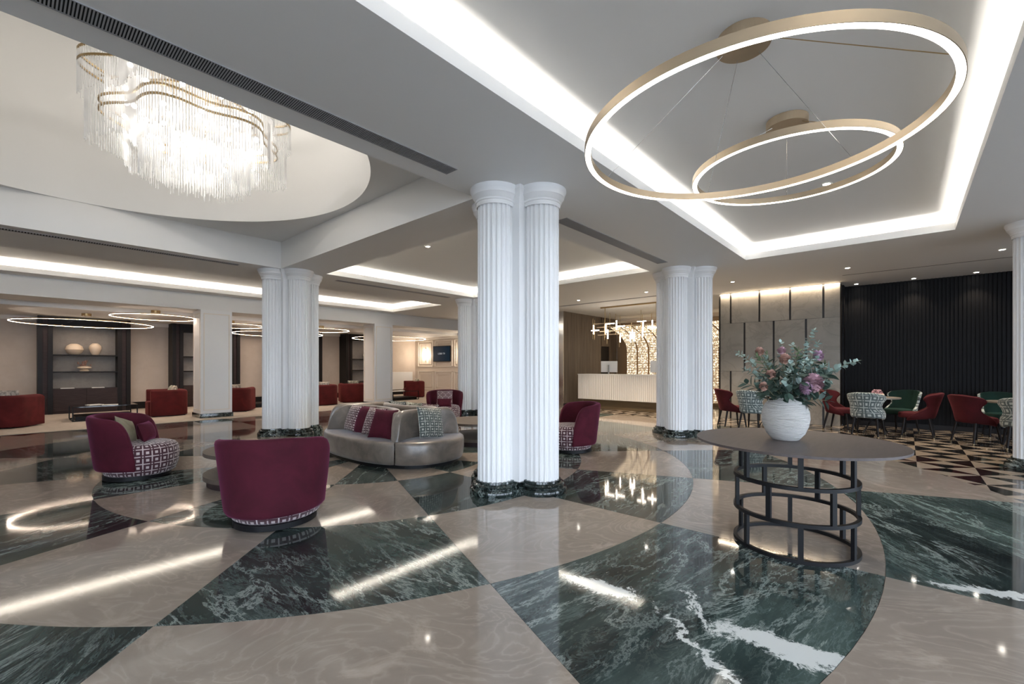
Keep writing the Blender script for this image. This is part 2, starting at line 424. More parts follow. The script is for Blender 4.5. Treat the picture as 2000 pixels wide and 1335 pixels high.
        if kind: o['kind'] = kind
        if label: o['label'] = label
        return o

def tag(o, label, cat, group=None):
    o['label'] = label; o['category'] = cat
    if group: o['group'] = group
    return o
def thing(name, label, cat, loc=(0,0,0), rotz=0.0, group=None):
    o = bpy.data.objects.new(name, None); COL.objects.link(o)
    o.empty_display_size = 0.1
    o.location = loc; o.rotation_euler = (0, 0, rotz)
    return tag(o, label, cat, group)
def inst(name, me, parent=None, loc=None, mw=None, src=None):
    o = bpy.data.objects.new(name, me); COL.objects.link(o)
    if parent: o.parent = parent
    if mw is not None: o.matrix_local = mw
    elif loc is not None: o.location = loc
    if src:
        for md in src.modifiers:
            q = o.modifiers.new(md.name, md.type)
            for p in md.bl_rna.properties:
                if not p.is_readonly and p.identifier not in ('name',):
                    try: setattr(q, p.identifier, getattr(md, p.identifier))
                    except Exception: pass
    return o
def dup(root, loc, rotz, label=None, group=None):
    r = root.copy(); COL.objects.link(r); r.location = loc; r.rotation_euler = (0, 0, rotz)
    if label: r['label'] = label
    if group: r['group'] = group
    for ch in list(root.children):
        c = ch.copy(); COL.objects.link(c); c.parent = r
        for g_ in ch.children:
            d = g_.copy(); COL.objects.link(d); d.parent = c
    return r
def struct(o): o['kind'] = 'structure'; return o
def face_angle(dx, dy): return math.atan2(dy, dx)
def area_light(name, loc, sx, sy, watts, col, rot=(0,0,0), spread=PI):
    d = bpy.data.lights.new(name, 'AREA'); d.shape = 'RECTANGLE'; d.size = sx; d.size_y = sy
    d.energy = watts; d.color = col; d.spread = spread
    o = bpy.data.objects.new(name, d); COL.objects.link(o); o.location = loc; o.rotation_euler = rot
    return o
def ring_poly(r, n, c=(0,0)): return [(c[0]+r*math.cos(2*PI*i/n), c[1]+r*math.sin(2*PI*i/n)) for i in range(n)]
# ------------------------------------------------------------------ ceiling
ZC = 3.26
X0, X1, Y0, Y1 = -5.0, 17.0, -6.0, 13.85
H_MAIN = (-3.6, 8.73, -0.51, 2.15)
H_BAY = (-2.20, 3.49, 3.64, 9.09)
H_B = (4.31, 8.48, 3.84, 8.93)
H_C = (-3.0, 8.85, 10.72, 13.36)
holes = [H_MAIN, H_BAY, H_B, H_C]
xs = sorted({X0, X1, *[h[0] for h in holes], *[h[1] for h in holes]})
ys = sorted({Y0, Y1, *[h[2] for h in holes], *[h[3] for h in holes]})
b = MB()
for xa, xb in zip(xs, xs[1:]):
    for ya, yb in zip(ys, ys[1:]):
        cx, cy = (xa+xb)/2, (ya+yb)/2
        if any(h[0] < cx < h[1] and h[2] < cy < h[3] for h in holes): continue
        b.quad((xa, ya, ZC), (xa, yb, ZC), (xb, yb, ZC), (xb, ya, ZC))
ceiling = struct(b.obj('ceiling', 'paint', fix=False))

def tray(h, zt, watts, col=NEUT):
    xa, xb, ya, yb = h
    T, LIP, W = 0.02, 0.105, 0.22
    b = MB()      # lip standing up round the opening
    for (p, q, r_, s_) in ((xa-T, xb+T, ya-T, ya), (xa-T, xb+T, yb, yb+T), (xa-T, xa, ya, yb), (xb, xb+T, ya, yb)):
        b.box(p, q, r_, s_, ZC+0.0005, ZC+LIP)
    b.obj('tray_lip', 'paint', ceiling)
    b = MB()      # ledge and outer side of the light trough
    A, B, C, D = xa-W, xb+W, ya-W, yb+W
    z0 = ZC + 0.03
    for (p, q, r_, s_) in ((A, B, C, ya-T), (A, B, yb+T, D), (A, xa-T, ya-T, yb+T), (xb+T, B, ya-T, yb+T)):
        b.quad((p, r_, z0), (q, r_, z0), (q, s_, z0), (p, s_, z0))
    b.quad((A, C, z0), (B, C, z0), (B, C, zt), (A, C, zt)).quad((A, D, z0), (B, D, z0), (B, D, zt), (A, D, zt))
    b.quad((A, C, z0), (A, D, z0), (A, D, zt), (A, C, zt)).quad((B, C, z0), (B, D, z0), (B, D, zt), (B, C, zt))
    b.obj('tray_trough', 'paint', ceiling, fix=False)
    b = MB().quad((A, C, zt), (B, C, zt), (B, D, zt), (A, D, zt))
    b.obj('tray_panel', 'paint', ceiling, fix=False)
    zl, off = ZC + 0.047, 0.105
    lx, ly = xb - xa, yb - ya
    for nm, loc, sx, sy, ln in (('cove_light_a', ((xa+xb)/2, ya-off, zl), lx, 0.03, lx), ('cove_light_b', ((xa+xb)/2, yb+off, zl), lx, 0.03, lx),
                            ('cove_light_c', (xa-off, (ya+yb)/2, zl), 0.03, ly, ly), ('cove_light_d', (xb+off, (ya+yb)/2, zl), 0.03, ly, ly)):
        area_light(nm, loc, sx, sy, watts*ln, col, (PI, 0, 0))
tray(H_MAIN, 3.50, COVE_W)
tray(H_B, 3.50, COVE_W*1.6, (1.0, 0.93, 0.82))
tray(H_C, 3.50, COVE_W*1.6, (1.0, 0.90, 0.78))

# chandelier bay: beam sides, flat corner ceiling with a round opening, drum above
ZB, DC, DR = 3.77, (0.63, 6.365), 2.72
xa, xb, ya, yb = H_BAY
b = MB()
for p, q in (((xa, ya), (xb, ya)), ((xb, ya), (xb, yb)), ((xb, yb), (xa, yb)), ((xa, yb), (xa, ya))):
    b.quad((p[0], p[1], ZC), (q[0], q[1], ZC), (q[0], q[1], ZB), (p[0], p[1], ZB))
b.obj('bay_side', 'drum', ceiling, fix=False)
b = MB(); N = 128
circ = [(DC[0]+DR*math.cos(2*PI*i/N), DC[1]+DR*math.sin(2*PI*i/N)) for i in range(N)]
def to_rect(p):
    dx, dy = p[0]-DC[0], p[1]-DC[1]
    t = min(((xb-DC[0])/dx if dx > 1e-9 else 1e9), ((xa-DC[0])/dx if dx < -1e-9 else 1e9), ((yb-DC[1])/dy if dy > 1e-9 else 1e9), ((ya-DC[1])/dy if dy < -1e-9 else 1e9))
    return (DC[0]+dx*t, DC[1]+dy*t)
rect = [to_rect(p) for p in circ]
corners = [(xb, yb), (xa, yb), (xa, ya), (xb, ya)]
for i in range(N):
    j = (i+1) % N
    b.quad((*circ[i], ZB), (*circ[j], ZB), (*rect[j], ZB), (*rect[i], ZB))
    if abs(rect[i][0]-rect[j][0]) > 1e-6 and abs(rect[i][1]-rect[j][1]) > 1e-6:
        c = min(corners, key=lambda q: (q[0]-rect[i][0])**2 + (q[1]-rect[i][1])**2)
        k = b.add([(*rect[i], ZB), (*rect[j], ZB), (*c, ZB)]); b.face([k, k+1, k+2])
b.obj('bay_soffit', 'paint', ceiling, fix=False)
b = MB().lathe([(DR, ZB), (DR, 6.25)], N, DC).disc(DR, 6.25, N, DC)
b.obj('bay_drum', 'drum', ceiling, smooth=True, fix=False)

# lounge ceiling: drop beam, dark slot, lower soffit
ZS = 2.78
b = MB().quad((X0, 13.85, ZC), (13.6, 13.85, ZC), (13.6, 13.85, 2.85), (X0, 13.85, 2.85))
b.quad((X0, 13.85, 2.85), (13.6, 13.85, 2.85), (13.6, 14.9, 2.85), (X0, 14.9, 2.85))
b.quad((X0, 14.9, 2.85), (13.6, 14.9, 2.85), (13.6, 14.9, 3.2), (X0, 14.9, 3.2))
b.quad((X0, 14.9, 3.2), (13.6, 14.9, 3.2), (13.6, 15.4, 3.2), (X0, 15.4, 3.2))
b.quad((X0, 15.4, 3.2), (13.6, 15.4, 3.2), (13.6, 15.4, ZS), (X0, 15.4, ZS))
b.quad((X0, 15.4, ZS), (13.6, 15.4, ZS), (13.6, 18.6, ZS), (X0, 18.6, ZS))
b.obj('drop_beam', 'paint', ceiling, fix=False)
# shadow groove in front of the slatted wall
MB().box(11.535, 11.56, -6, 1.0, ZC-0.002, ZC+0.01).obj('ceiling_groove', 'void', ceiling)

# ------------------------------------------------------------------ floor
floor = struct(MB().box(-5, 17, -6, 18.8, -0.06, -0.012).obj('floor', 'joint'))
FC = (3.74, 6.18)
radii = [0.0, 1.80, 3.18, 4.59, 6.08, 7.65]
gap = 0.0012
for ri in range(5):
    ra, rb = radii[ri], radii[ri+1]
    for k in range(16):
        a0, a1 = -PI/2 + k*PI/8, -PI/2 + (k+1)*PI/8
        n = 3 + ri*2
        outer = [(rb-gap, a0 + (a1-a0)*i/n) for i in range(n+1)]
        inner = [(ra+gap, a1 - (a1-a0)*i/n) for i in range(n+1)] if ra > 0 else [(0.02, (a0+a1)/2)]
        pts = []
        for r_, a in outer + inner:
            e = (gap/max(r_, 0.05))*(1 if a < (a0+a1)/2 else -1) if abs(a-(a0+a1)/2) > 1e-6 else 0
            pts.append((FC[0]+r_*math.cos(a+e), FC[1]+r_*math.sin(a+e)))
        # k=0 is the sector right of the -Y spoke; checkerboard of the two stones
        dark = (ri + k) % 2 == 0
        MB().prism(pts, -0.012, 0.0).obj('marble_slab', 'green' if dark else 'beige', floor)
# hourglass mosaic outside the great circle
Q = 0.58
tris = []
for i in range(-25, 17):
    for j in range(-12, 24):
        x, y = 8.0 + Q*i, -0.11 + Q*j
        cx, cy = x+Q/2, y+Q/2
        if not (-4.9 < cx < 16.6 and -5.9 < cy < 13.4): continue
        if math.hypot(cx-FC[0], cy-FC[1]) < 7.25: continue
        o = (i + j) % 2      # orientation
        c = [(x, y), (x+Q, y), (x+Q, y+Q), (x, y+Q)]
        for e in range(4):
            p, q = c[e], c[(e+1) % 4]
            black = (e % 2 == 0) == (o == 0)
            tris.append((p, q, (cx, cy), black))
def inset(t, g=0.0012):
    mx, my = sum(p[0] for p in t)/3, sum(p[1] for p in t)/3
    return [(p[0]+(mx-p[0])*g*8, p[1]+(my-p[1])*g*8) for p in t]
def vis(t):
    mx, my = sum(p[0] for p in t[:3])/3, sum(p[1] for p in t[:3])/3
    d = mx*FW.x + my*FW.y; r_ = mx*RT.x + my*RT.y
    if d < 1 or abs(r_/d) > 1.17: return 1e9
    if mx > 13 or mx < 6: return 500 + d
    return d
tris.sort(key=vis)
rest = {True: MB(), False: MB()}
for n, (p, q, c, black) in enumerate(tris):
    t = inset((p, q, c))
    if n < 296: MB().prism(t, -0.012, -0.0015).obj('mosaic_tile', 'blacktile' if black else 'creamtile', floor)
    else: rest[black].prism(t, -0.012, -0.0015)
rest[True].obj('dark_mosaic', 'blacktile', floor, kind='stuff')
rest[False].obj('light_mosaic', 'creamtile', floor, kind='stuff')
tag(MB().box(-5, 13.58, 13.3, 18.58, 0.0, 0.006).obj('carpet', 'carpet'), 'cream mottled carpet covering the lounge floor behind the square pillars', 'carpet')

# ------------------------------------------------------------------ walls
wl = struct(MB().box(-5, 13.7, 18.6, 18.8, 0, 3.3).obj('wall_left', 'wallpaper'))
for xa, xb in ((-5, 0.48), (2.5, 3.52), (5.52, 6.54), (8.54, 9.56), (11.58, 13.6)):
    struct(MB().box(xa, xb, 18.57, 18.6, 0.006, 0.22).obj('baseboard_left', 'blackwood'))
    MB().box(xa, xb, 18.50, 18.6, ZS-0.11, ZS).obj('cornice', 'molding', wl)
wf = struct(MB().box(13.6, 13.8, 9.1, 18.8, 0, 3.4).obj('wall_far', 'panelwall'))
struct(MB().box(13.56, 13.6, 9.1, 18.6, 0.006, 0.16).obj('baseboard_far', 'molding'))
def frame(bm, x, ya, yb, za, zb, t=0.035, p=0.025):
    bm.box(x-p, x, ya, yb, za, za+t).box(x-p, x, ya, yb, zb-t, zb).box(x-p, x, ya, ya+t, za, zb).box(x-p, x, yb-t, yb, za, zb)
for ya, yb in ((17.15, 18.35), (15.75, 17.0), (14.35, 15.6), (12.95, 14.2), (11.5, 12.8), (10.1, 11.4)):
    for za, zb in ((0.25, 1.15), (1.35, 2.62)):
        m_ = MB(); frame(m_, 13.6, ya, yb, za, zb); frame(m_, 13.6, ya+0.13, yb-0.13, za+0.13, zb-0.13, 0.02, 0.018)
        m_.obj('panel_molding', 'molding', wf)
MB().box(13.55, 13.6, 9.1, 18.6, ZS-0.12, ZS).obj('cornice', 'molding', wf)

# reception alcove
wr = struct(MB().box(12.6, 16.5, 8.84, 9.1, 0, 3.3).obj('wall_reception_left', 'panelwall'))
MB().box(12.585, 12.6, 8.80, 9.1, 0, ZC).obj('edge_trim', 'chrome', wr)
x = 12.62; k = 0
while x < 15.0:
    wd = 0.21
    MB().box(x, x+wd-0.008, 8.80, 8.84, 0.1, ZC).obj('wood_plank', 'plank', wr); x += wd
for x in (15.72, 15.93, 16.12):
    MB().box(x, x+0.2, 8.80, 8.84, 0.1, ZC).obj('wood_plank', 'plank', wr)
for x in (15.09, 15.30, 15.51):
    MB().box(x, x+0.202, 8.80, 8.84, 2.15, ZC).obj('wood_plank', 'plank', wr)
struct(MB().box(15.1, 15.70, 8.80, 8.838, 0.02, 2.14).obj('door_1', 'blackwood'))
struct(MB().box(12.6, 16.3, 8.78, 8.80, 0.0, 0.1).obj('baseboard_reception', 'blackwood'))
struct(MB().box(16.4, 16.6, 3.5, 9.1, 0, 3.3).obj('wall_reception_back', 'panelwall'))
struct(MB().box(12.6, 16.5, 3.5, 3.72, 0, 3.3).obj('wall_reception_right', 'blackwood'))

# marble cladding: running bond of tall slabs with black metal gaps
wm = struct(MB().box(12.47, 12.9, 1.12, 3.72, 0, ZC).obj('wall_marble', 'blackgap'))
odd = [3.72, 3.424, 2.755, 2.093, 1.432, 1.12]; even = [3.72, 3.095, 2.44, 1.771, 1.12]
for z0, z1, e in ((0.0, 1.24, odd), (1.24, 2.48, even), (2.48, ZC, odd)):
    for i in range(len(e)-1):
        a = e[i] - (0.022 if i else 0.05); c = e[i+1] + (0.022 if i < len(e)-2 else 0.0)
        MB().box(12.45, 12.47, c, a, z0+0.003, z1-0.003).obj('marble_slab', 'wallmarble', wm)
area_light('wall_wash_light', (12.405, 2.42, ZC-0.012), 0.05, 2.6, 24, WARM, (0, R(-8), 0))
# slatted black wall
wd_ = struct(MB().box(13.25, 13.45, -6, 1.12, 0, 3.3).obj('wall_slatted', 'slat'))
m_ = MB(); y = -5.95
while y < 1.1:
    m_.box(13.228, 13.25, y, y+0.038, 0.1, ZC); y += 0.062
m_.obj('slat_strip', 'slat', wd_, kind='stuff')
struct(MB().box(13.17, 13.2, -6, 1.1, 0, 0.1).obj('baseboard_slatted', 'blackwood'))
struct(MB().box(12.9, 13.25, 1.09, 1.12, 0, ZC).obj('trim_1', 'slat'))

# glazed entrance fronts behind the viewpoint
def glazed(name, axis, at, lo, hi, openings):
    m_ = MB()
    def put(a, c, z0, z1):
        if axis == 'x': m_.box(at-0.15, at, a, c, z0, z1)
        else: m_.box(a, c, at-0.15, at, z0, z1)
    edges = [lo] + [e for o in openings for e in o] + [hi]
    for a, c in zip(edges[::2], edges[1::2]): put(a, c, 0, 3.4)
    for a, c in openings: put(a, c, 0, 0.15); put(a, c, 2.95, 3.4)
    return struct(m_.obj(name, 'paint'))
wfr = glazed('wall_front', 'x', -5.0, -6.15, 18.8, [(-5.0, -2.0), (-1.5, 1.5)])
wrt = glazed('wall_right', 'y', -6.0, -5.15, 13.45, [(-4.5, -1.5), (-1.0, 2.0), (2.5, 5.5), (6.0, 9.0)])
n = 0
for axis, at, ops, par in (('x', -5.07, [(-5.0, -2.0), (-1.5, 1.5)], wfr), ('y', -6.07, [(-4.5, -1.5), (-1.0, 2.0), (2.5, 5.5), (6.0, 9.0)], wrt)):
    for a, c in ops:
        n += 1; m_ = MB(); h = 0.04
        for p in (a, (a+c)/2-h/2, c-h):
            if axis == 'x': m_.box(at-0.03, at+0.03, p, p+h, 0.15, 2.95)
            else: m_.box(p, p+h, at-0.03, at+0.03, 0.15, 2.95)
        for z in (0.15, 2.1, 2.91):
            if axis == 'x': m_.box(at-0.03, at+0.03, a, c, z, z+h)
            else: m_.box(a, c, at-0.03, at+0.03, z, z+h)
        struct(m_.obj('window_%d' % n, 'blackmetal'))
struct(MB().quad((-30, -30, -0.07), (30, -30, -0.07), (30, 30, -0.07), (-30, 30, -0.07)).obj('ground', 'asphalt', fix=False))
# ------------------------------------------------------------------ fluted column clusters
def fluted(r, n=22, depth=0.017):
    pts = []
    for i in range(n):
        a = 2*PI*i/n; s = 2*PI/n
        for t, d in ((0.0, 0), (0.22, 0), (0.30, 0.55), (0.45, 0.95), (0.61, 1.0), (0.77, 0.95), (0.92, 0.55)):
            pts.append(((r-depth*d)*math.cos(a+s*t), (r-depth*d)*math.sin(a+s*t)))
    return pts
SH_R, SH_S, CORE = 0.192, 0.355, 0.272
def flute_mesh():
    b = MB(); P = fluted(SH_R); n = len(P)
    k = b.add([(x, y, 0.13) for x, y in P] + [(x, y, 3.10) for x, y in P])
    for i in range(n): b.face([k+i, k+(i+1) % n, k+n+(i+1) % n, k+n+i])
    return b
def make_column(loc, label):
    t = thing('fluted_column', label, 'column', loc, 0, 'fluted columns')
    c = CORE
    b = MB().box(-c, c, -c, c, 0.13, ZC-0.012)
    b.obj('core', 'colpaint', t)
    b = MB()      # flared head of the square core
    for (h0, z0), (h1, z1) in zip([(c, 3.08), (c+0.01, 3.12), (c+0.035, 3.19), (c+0.06, 3.225)], [(c+0.01, 3.12), (c+0.035, 3.19), (c+0.06, 3.225), (c+0.06, ZC-0.001)]):
        k = b.add([(-h0,-h0,z0),(h0,-h0,z0),(h0,h0,z0),(-h0,h0,z0),(-h1,-h1,z1),(h1,-h1,z1),(h1,h1,z1),(-h1,h1,z1)])
        for i in range(4): b.face([k+i, k+(i+1) % 4, k+4+(i+1) % 4, k+4+i])
    b.obj('core_capital', 'colpaint', t, fix=False)
    b = MB().box(-c-0.05, c+0.05, -c-0.05, c+0.05, 0.0005, 0.06).box(-c-0.025, c+0.025, -c-0.025, c+0.025, 0.06, 0.13)
    b.obj('core_base', 'basemarble', t, label='dark green marble base')
    fm = flute_mesh().mesh('shaft', 'colpaint', smooth=30)
    cap = MB().lathe([(0.2, 3.06), (0.206, 3.085), (0.206, 3.10), (0.214, 3.105), (0.214, 3.125), (0.222, 3.13), (0.235, 3.16), (0.25, 3.175), (0.25, 3.185), (0.262, 3.215), (0.272, 3.235), (0.272, ZC-0.001)], 40).mesh('capital', 'colpaint', smooth=True)
    bas = MB().lathe([(0.272, 0.0005), (0.276, 0.02), (0.276, 0.045), (0.266, 0.062), (0.243, 0.068), (0.243, 0.074), (0.25, 0.082), (0.251, 0.098), (0.24, 0.112), (0.215, 0.118), (0.212, 0.14), (0.15, 0.14)], 40).mesh('plinth', 'basemarble', smooth=True)
    for dx, dy in ((-1, 0), (0, -1), (1, 0), (0, 1)):
        s = inst('shaft', fm, t, (dx*SH_S, dy*SH_S, 0))
        inst('capital', cap, s); p = inst('plinth', bas, s)
    return t
c1 = make_column((3.85, 3.34, 0), 'tall white fluted column cluster in the middle of the foreground beside the champagne sofa')
dup(c1, (3.82, 9.42, 0), 0, 'white fluted column cluster behind the burgundy armchair seen from the back')
dup(c1, (8.95, 3.34, 0), 0, 'white fluted column cluster between the reception desk and the round vase table')
dup(c1, (8.95, 9.42, 0), 0, 'distant white fluted column half hidden behind the foreground column')
dup(c1, (8.95, -1.62, 0), 0, 'fluted column cut by the right edge of the picture beside the dining chairs')

# ------------------------------------------------------------------ square panelled pillars
def make_pillar(loc, label):
    t = thing('square_pillar', label, 'pillar', loc, 0, 'square pillars')
    h = 0.36
    MB().box(-h, h, -h, h, 0.12, 2.85-0.001).obj('shaft', 'colpaint', t)
    MB().box(-h-0.025, h+0.025, -h-0.025, h+0.025, 0.0065, 0.12).obj('plinth', 'basemarble', t, bevel=0.006, label='dark marble plinth')
    for rz in range(4):
        b = MB()
        za, zb, e, w_, p = 0.2, 2.76, 0.3, 0.022, 0.012
        b.box(-e, e, -h-p, -h, za, za+w_).box(-e, e, -h-p, -h, zb-w_, zb).box(-e, -e+w_, -h-p, -h, za, zb).box(e-w_, e, -h-p, -h, za, zb)
        o = b.obj('panel_molding', 'molding', t); o.rotation_euler = (0, 0, rz*PI/2)
    return t
p1 = make_pillar((3.66, 14.14, 0), 'square panelled pillar on the lounge edge left of the fluted column')
dup(p1, (8.73, 14.14, 0), 0, 'square panelled pillar on the lounge edge behind the champagne sofa')
dup(p1, (-1.41, 14.14, 0), 0, 'square panelled pillar just beyond the left edge of the picture')

# ------------------------------------------------------------------ linear air grilles in the ceiling
def grille(x0, x1, y0, y1, label, step=0.03):
    t = thing('air_grille', label, 'vent', ((x0+x1)/2, (y0+y1)/2, ZC), 0, 'ceiling air grilles')
    lx, ly = (x1-x0)/2, (y1-y0)/2
    MB().box(-lx, lx, -ly, ly, -0.0015, -0.0005).obj('duct', 'void', t)
    e = 0.008
    MB().box(-lx-e, lx+e, -ly-e, -ly, -0.006, 0).box(-lx-e, lx+e, ly, ly+e, -0.006, 0).box(-lx-e, -lx, -ly, ly, -0.006, 0).box(lx, lx+e, -ly, ly, -0.006, 0).obj('frame', 'grille', t)
    b = MB(); x = -lx
    if lx > ly:
        while x < lx: b.box(x, x+step*0.5, -ly, ly, -0.006, -0.002); x += step
    else:
        x = -ly
        while x < ly: b.box(-lx, lx, x, x+step*0.42, -0.006, -0.002); x += step
    b.obj('slats', 'grille', t, kind='stuff')
grille(-3.2, 2.86, 3.25, 3.40, 'long dark air grille in the ceiling between the chandelier opening and the light tray', 0.015)
grille(4.74, 7.94, 3.26, 3.44, 'air grille in the ceiling between the two nearest fluted columns', 0.015)
grille(-3.0, 2.83, 9.31, 9.42, 'narrow slot grille along the far edge of the chandelier bay')
grille(4.79, 8.0, 9.36, 9.48, 'narrow slot grille between the two lit trays behind the foreground column')
grille(11.48, 11.58, 4.2, 8.2, 'narrow slot grille in the ceiling in front of the reception desk')

# ------------------------------------------------------------------ recessed downlights
def downlight(loc, label, watts, col, group='recessed downlights', size=R(95)):
    t = thing('downlight', label, 'downlight', loc, 0, group)
    MB().lathe([(0.052, -0.001), (0.052, -0.006), (0.04, -0.007), (0.036, -0.002)], 24).obj('trim_ring', 'white', t, smooth=True)
    MB().disc(0.036, -0.003, 20, up=False).obj('lens', 'lens', t, fix=False)
    d = bpy.data.lights.new('downlight_beam', 'SPOT'); d.energy = watts; d.color = col; d.spot_size = size; d.spot_blend = 0.6; d.shadow_soft_size = 0.04
    o = bpy.data.objects.new('downlight_beam', d); COL.objects.link(o); o.parent = t; o.location = (0, 0, -0.02)
for loc, lab, wt in (((6.37, 0.70, 3.5), 'downlight in the light tray beneath the far edge of the rings', 90),
        ((4.95, 6.4, 3.5), 'downlight in the lit tray behind the foreground column', 200),
        ((10.77, 2.92, ZC), 'downlight nearest the fluted column by the marble wall', 190), ((10.73, 0.85, ZC), 'downlight in front of the corner of marble and slatted wall', 150),
        ((10.72, -1.17, ZC), 'downlight near the column at the right edge', 120),
        ((12.95, 0.86, ZC), 'first downlight along the black slatted wall beside the marble', 26), ((12.95, -0.12, ZC), 'second downlight along the black slatted wall', 26), ((12.95, -1.06, ZC), 'third downlight along the black slatted wall', 26),
        ((10.82, 7.04, ZC), 'left downlight of the pair in front of the reception desk', 300), ((10.78, 4.97, ZC), 'right downlight of the pair in front of the reception desk', 300)):
    downlight(loc, lab, wt, WARM)

# ------------------------------------------------------------------ ring pendants
def ring_light(loc, rad, zc, label, strip, hgt=0.055, wid=0.04, ncab=4, canr=0.16, segs=128, a0=0.4, group='ring pendants', body='gold', cabs=None):
    """loc = centre of the ring, zc = ceiling height above it"""
    t = thing('ring_pendant', label, 'pendant light', loc, 0, group)
    MB().lathe([(rad-wid/2, 0.004), (rad-wid/2, hgt), (rad+wid/2, hgt), (rad+wid/2, 0.0), (rad+wid/2-0.004, 0.0), (rad+wid/2-0.004, 0.004)], segs).obj('ring_body', body, t, smooth=30, fix=False)
    MB().lathe([(rad+wid/2-0.004, 0.001), (rad-wid/2, 0.001)], segs).obj('light_strip', strip, t, fix=False)
    h = zc - loc[2]
    MB().cyl(canr, h-0.07, h-0.001, 40).obj('canopy', body, t, bevel=0.004)
    for k in range(ncab):
        a = R(cabs[k]) if cabs else a0 + 2*PI*k/ncab
        MB().tube([(rad*math.cos(a), rad*math.sin(a), hgt), (canr*0.8*math.cos(a), canr*0.8*math.sin(a), h-0.07)], 0.0014 if k else 0.0028, 5).obj('cable', 'chrome' if k else 'darkgold', t)
    return t
ring_light((3.166, 0.793, 2.805), 1.0, 3.5, 'large gold ring pendant nearest the viewer under the light tray', 'led', cabs=(264, 90, 30, 330))
ring_light((4.491, 0.778, 3.03), 0.745, 3.5, 'smaller gold ring pendant behind the large ring', 'led', ncab=3, cabs=(250, 130, 10))
for x, y, z, r_, lab in ((1.36, 16.5, 2.50, 1.40, 'wide thin ring pendant over the lounge at the far left'), (2.57, 14.95, 2.66, 0.92, 'small ring pendant under the beam left of the first square pillar'),
        (4.55, 15.7, 2.62, 0.92, 'small ring pendant half hidden by the first square pillar'), (6.3, 16.6, 2.50, 1.42, 'wide ring pendant mostly hidden behind the left fluted column'),
        (7.2, 15.3, 2.62, 0.92, 'small ring pendant right of the left fluted column'), (10.35, 15.9, 2.50, 1.45, 'wide ring pendant behind the second square pillar')):
    ring_light((x, y, z), r_, 2.85 if y < 15.0 else ZS if y > 16.35 else ZS, lab, 'ledwarm', 0.022, 0.022, 4, 0.1, 96, 0.3, 'lounge ring pendants', 'darkgold')

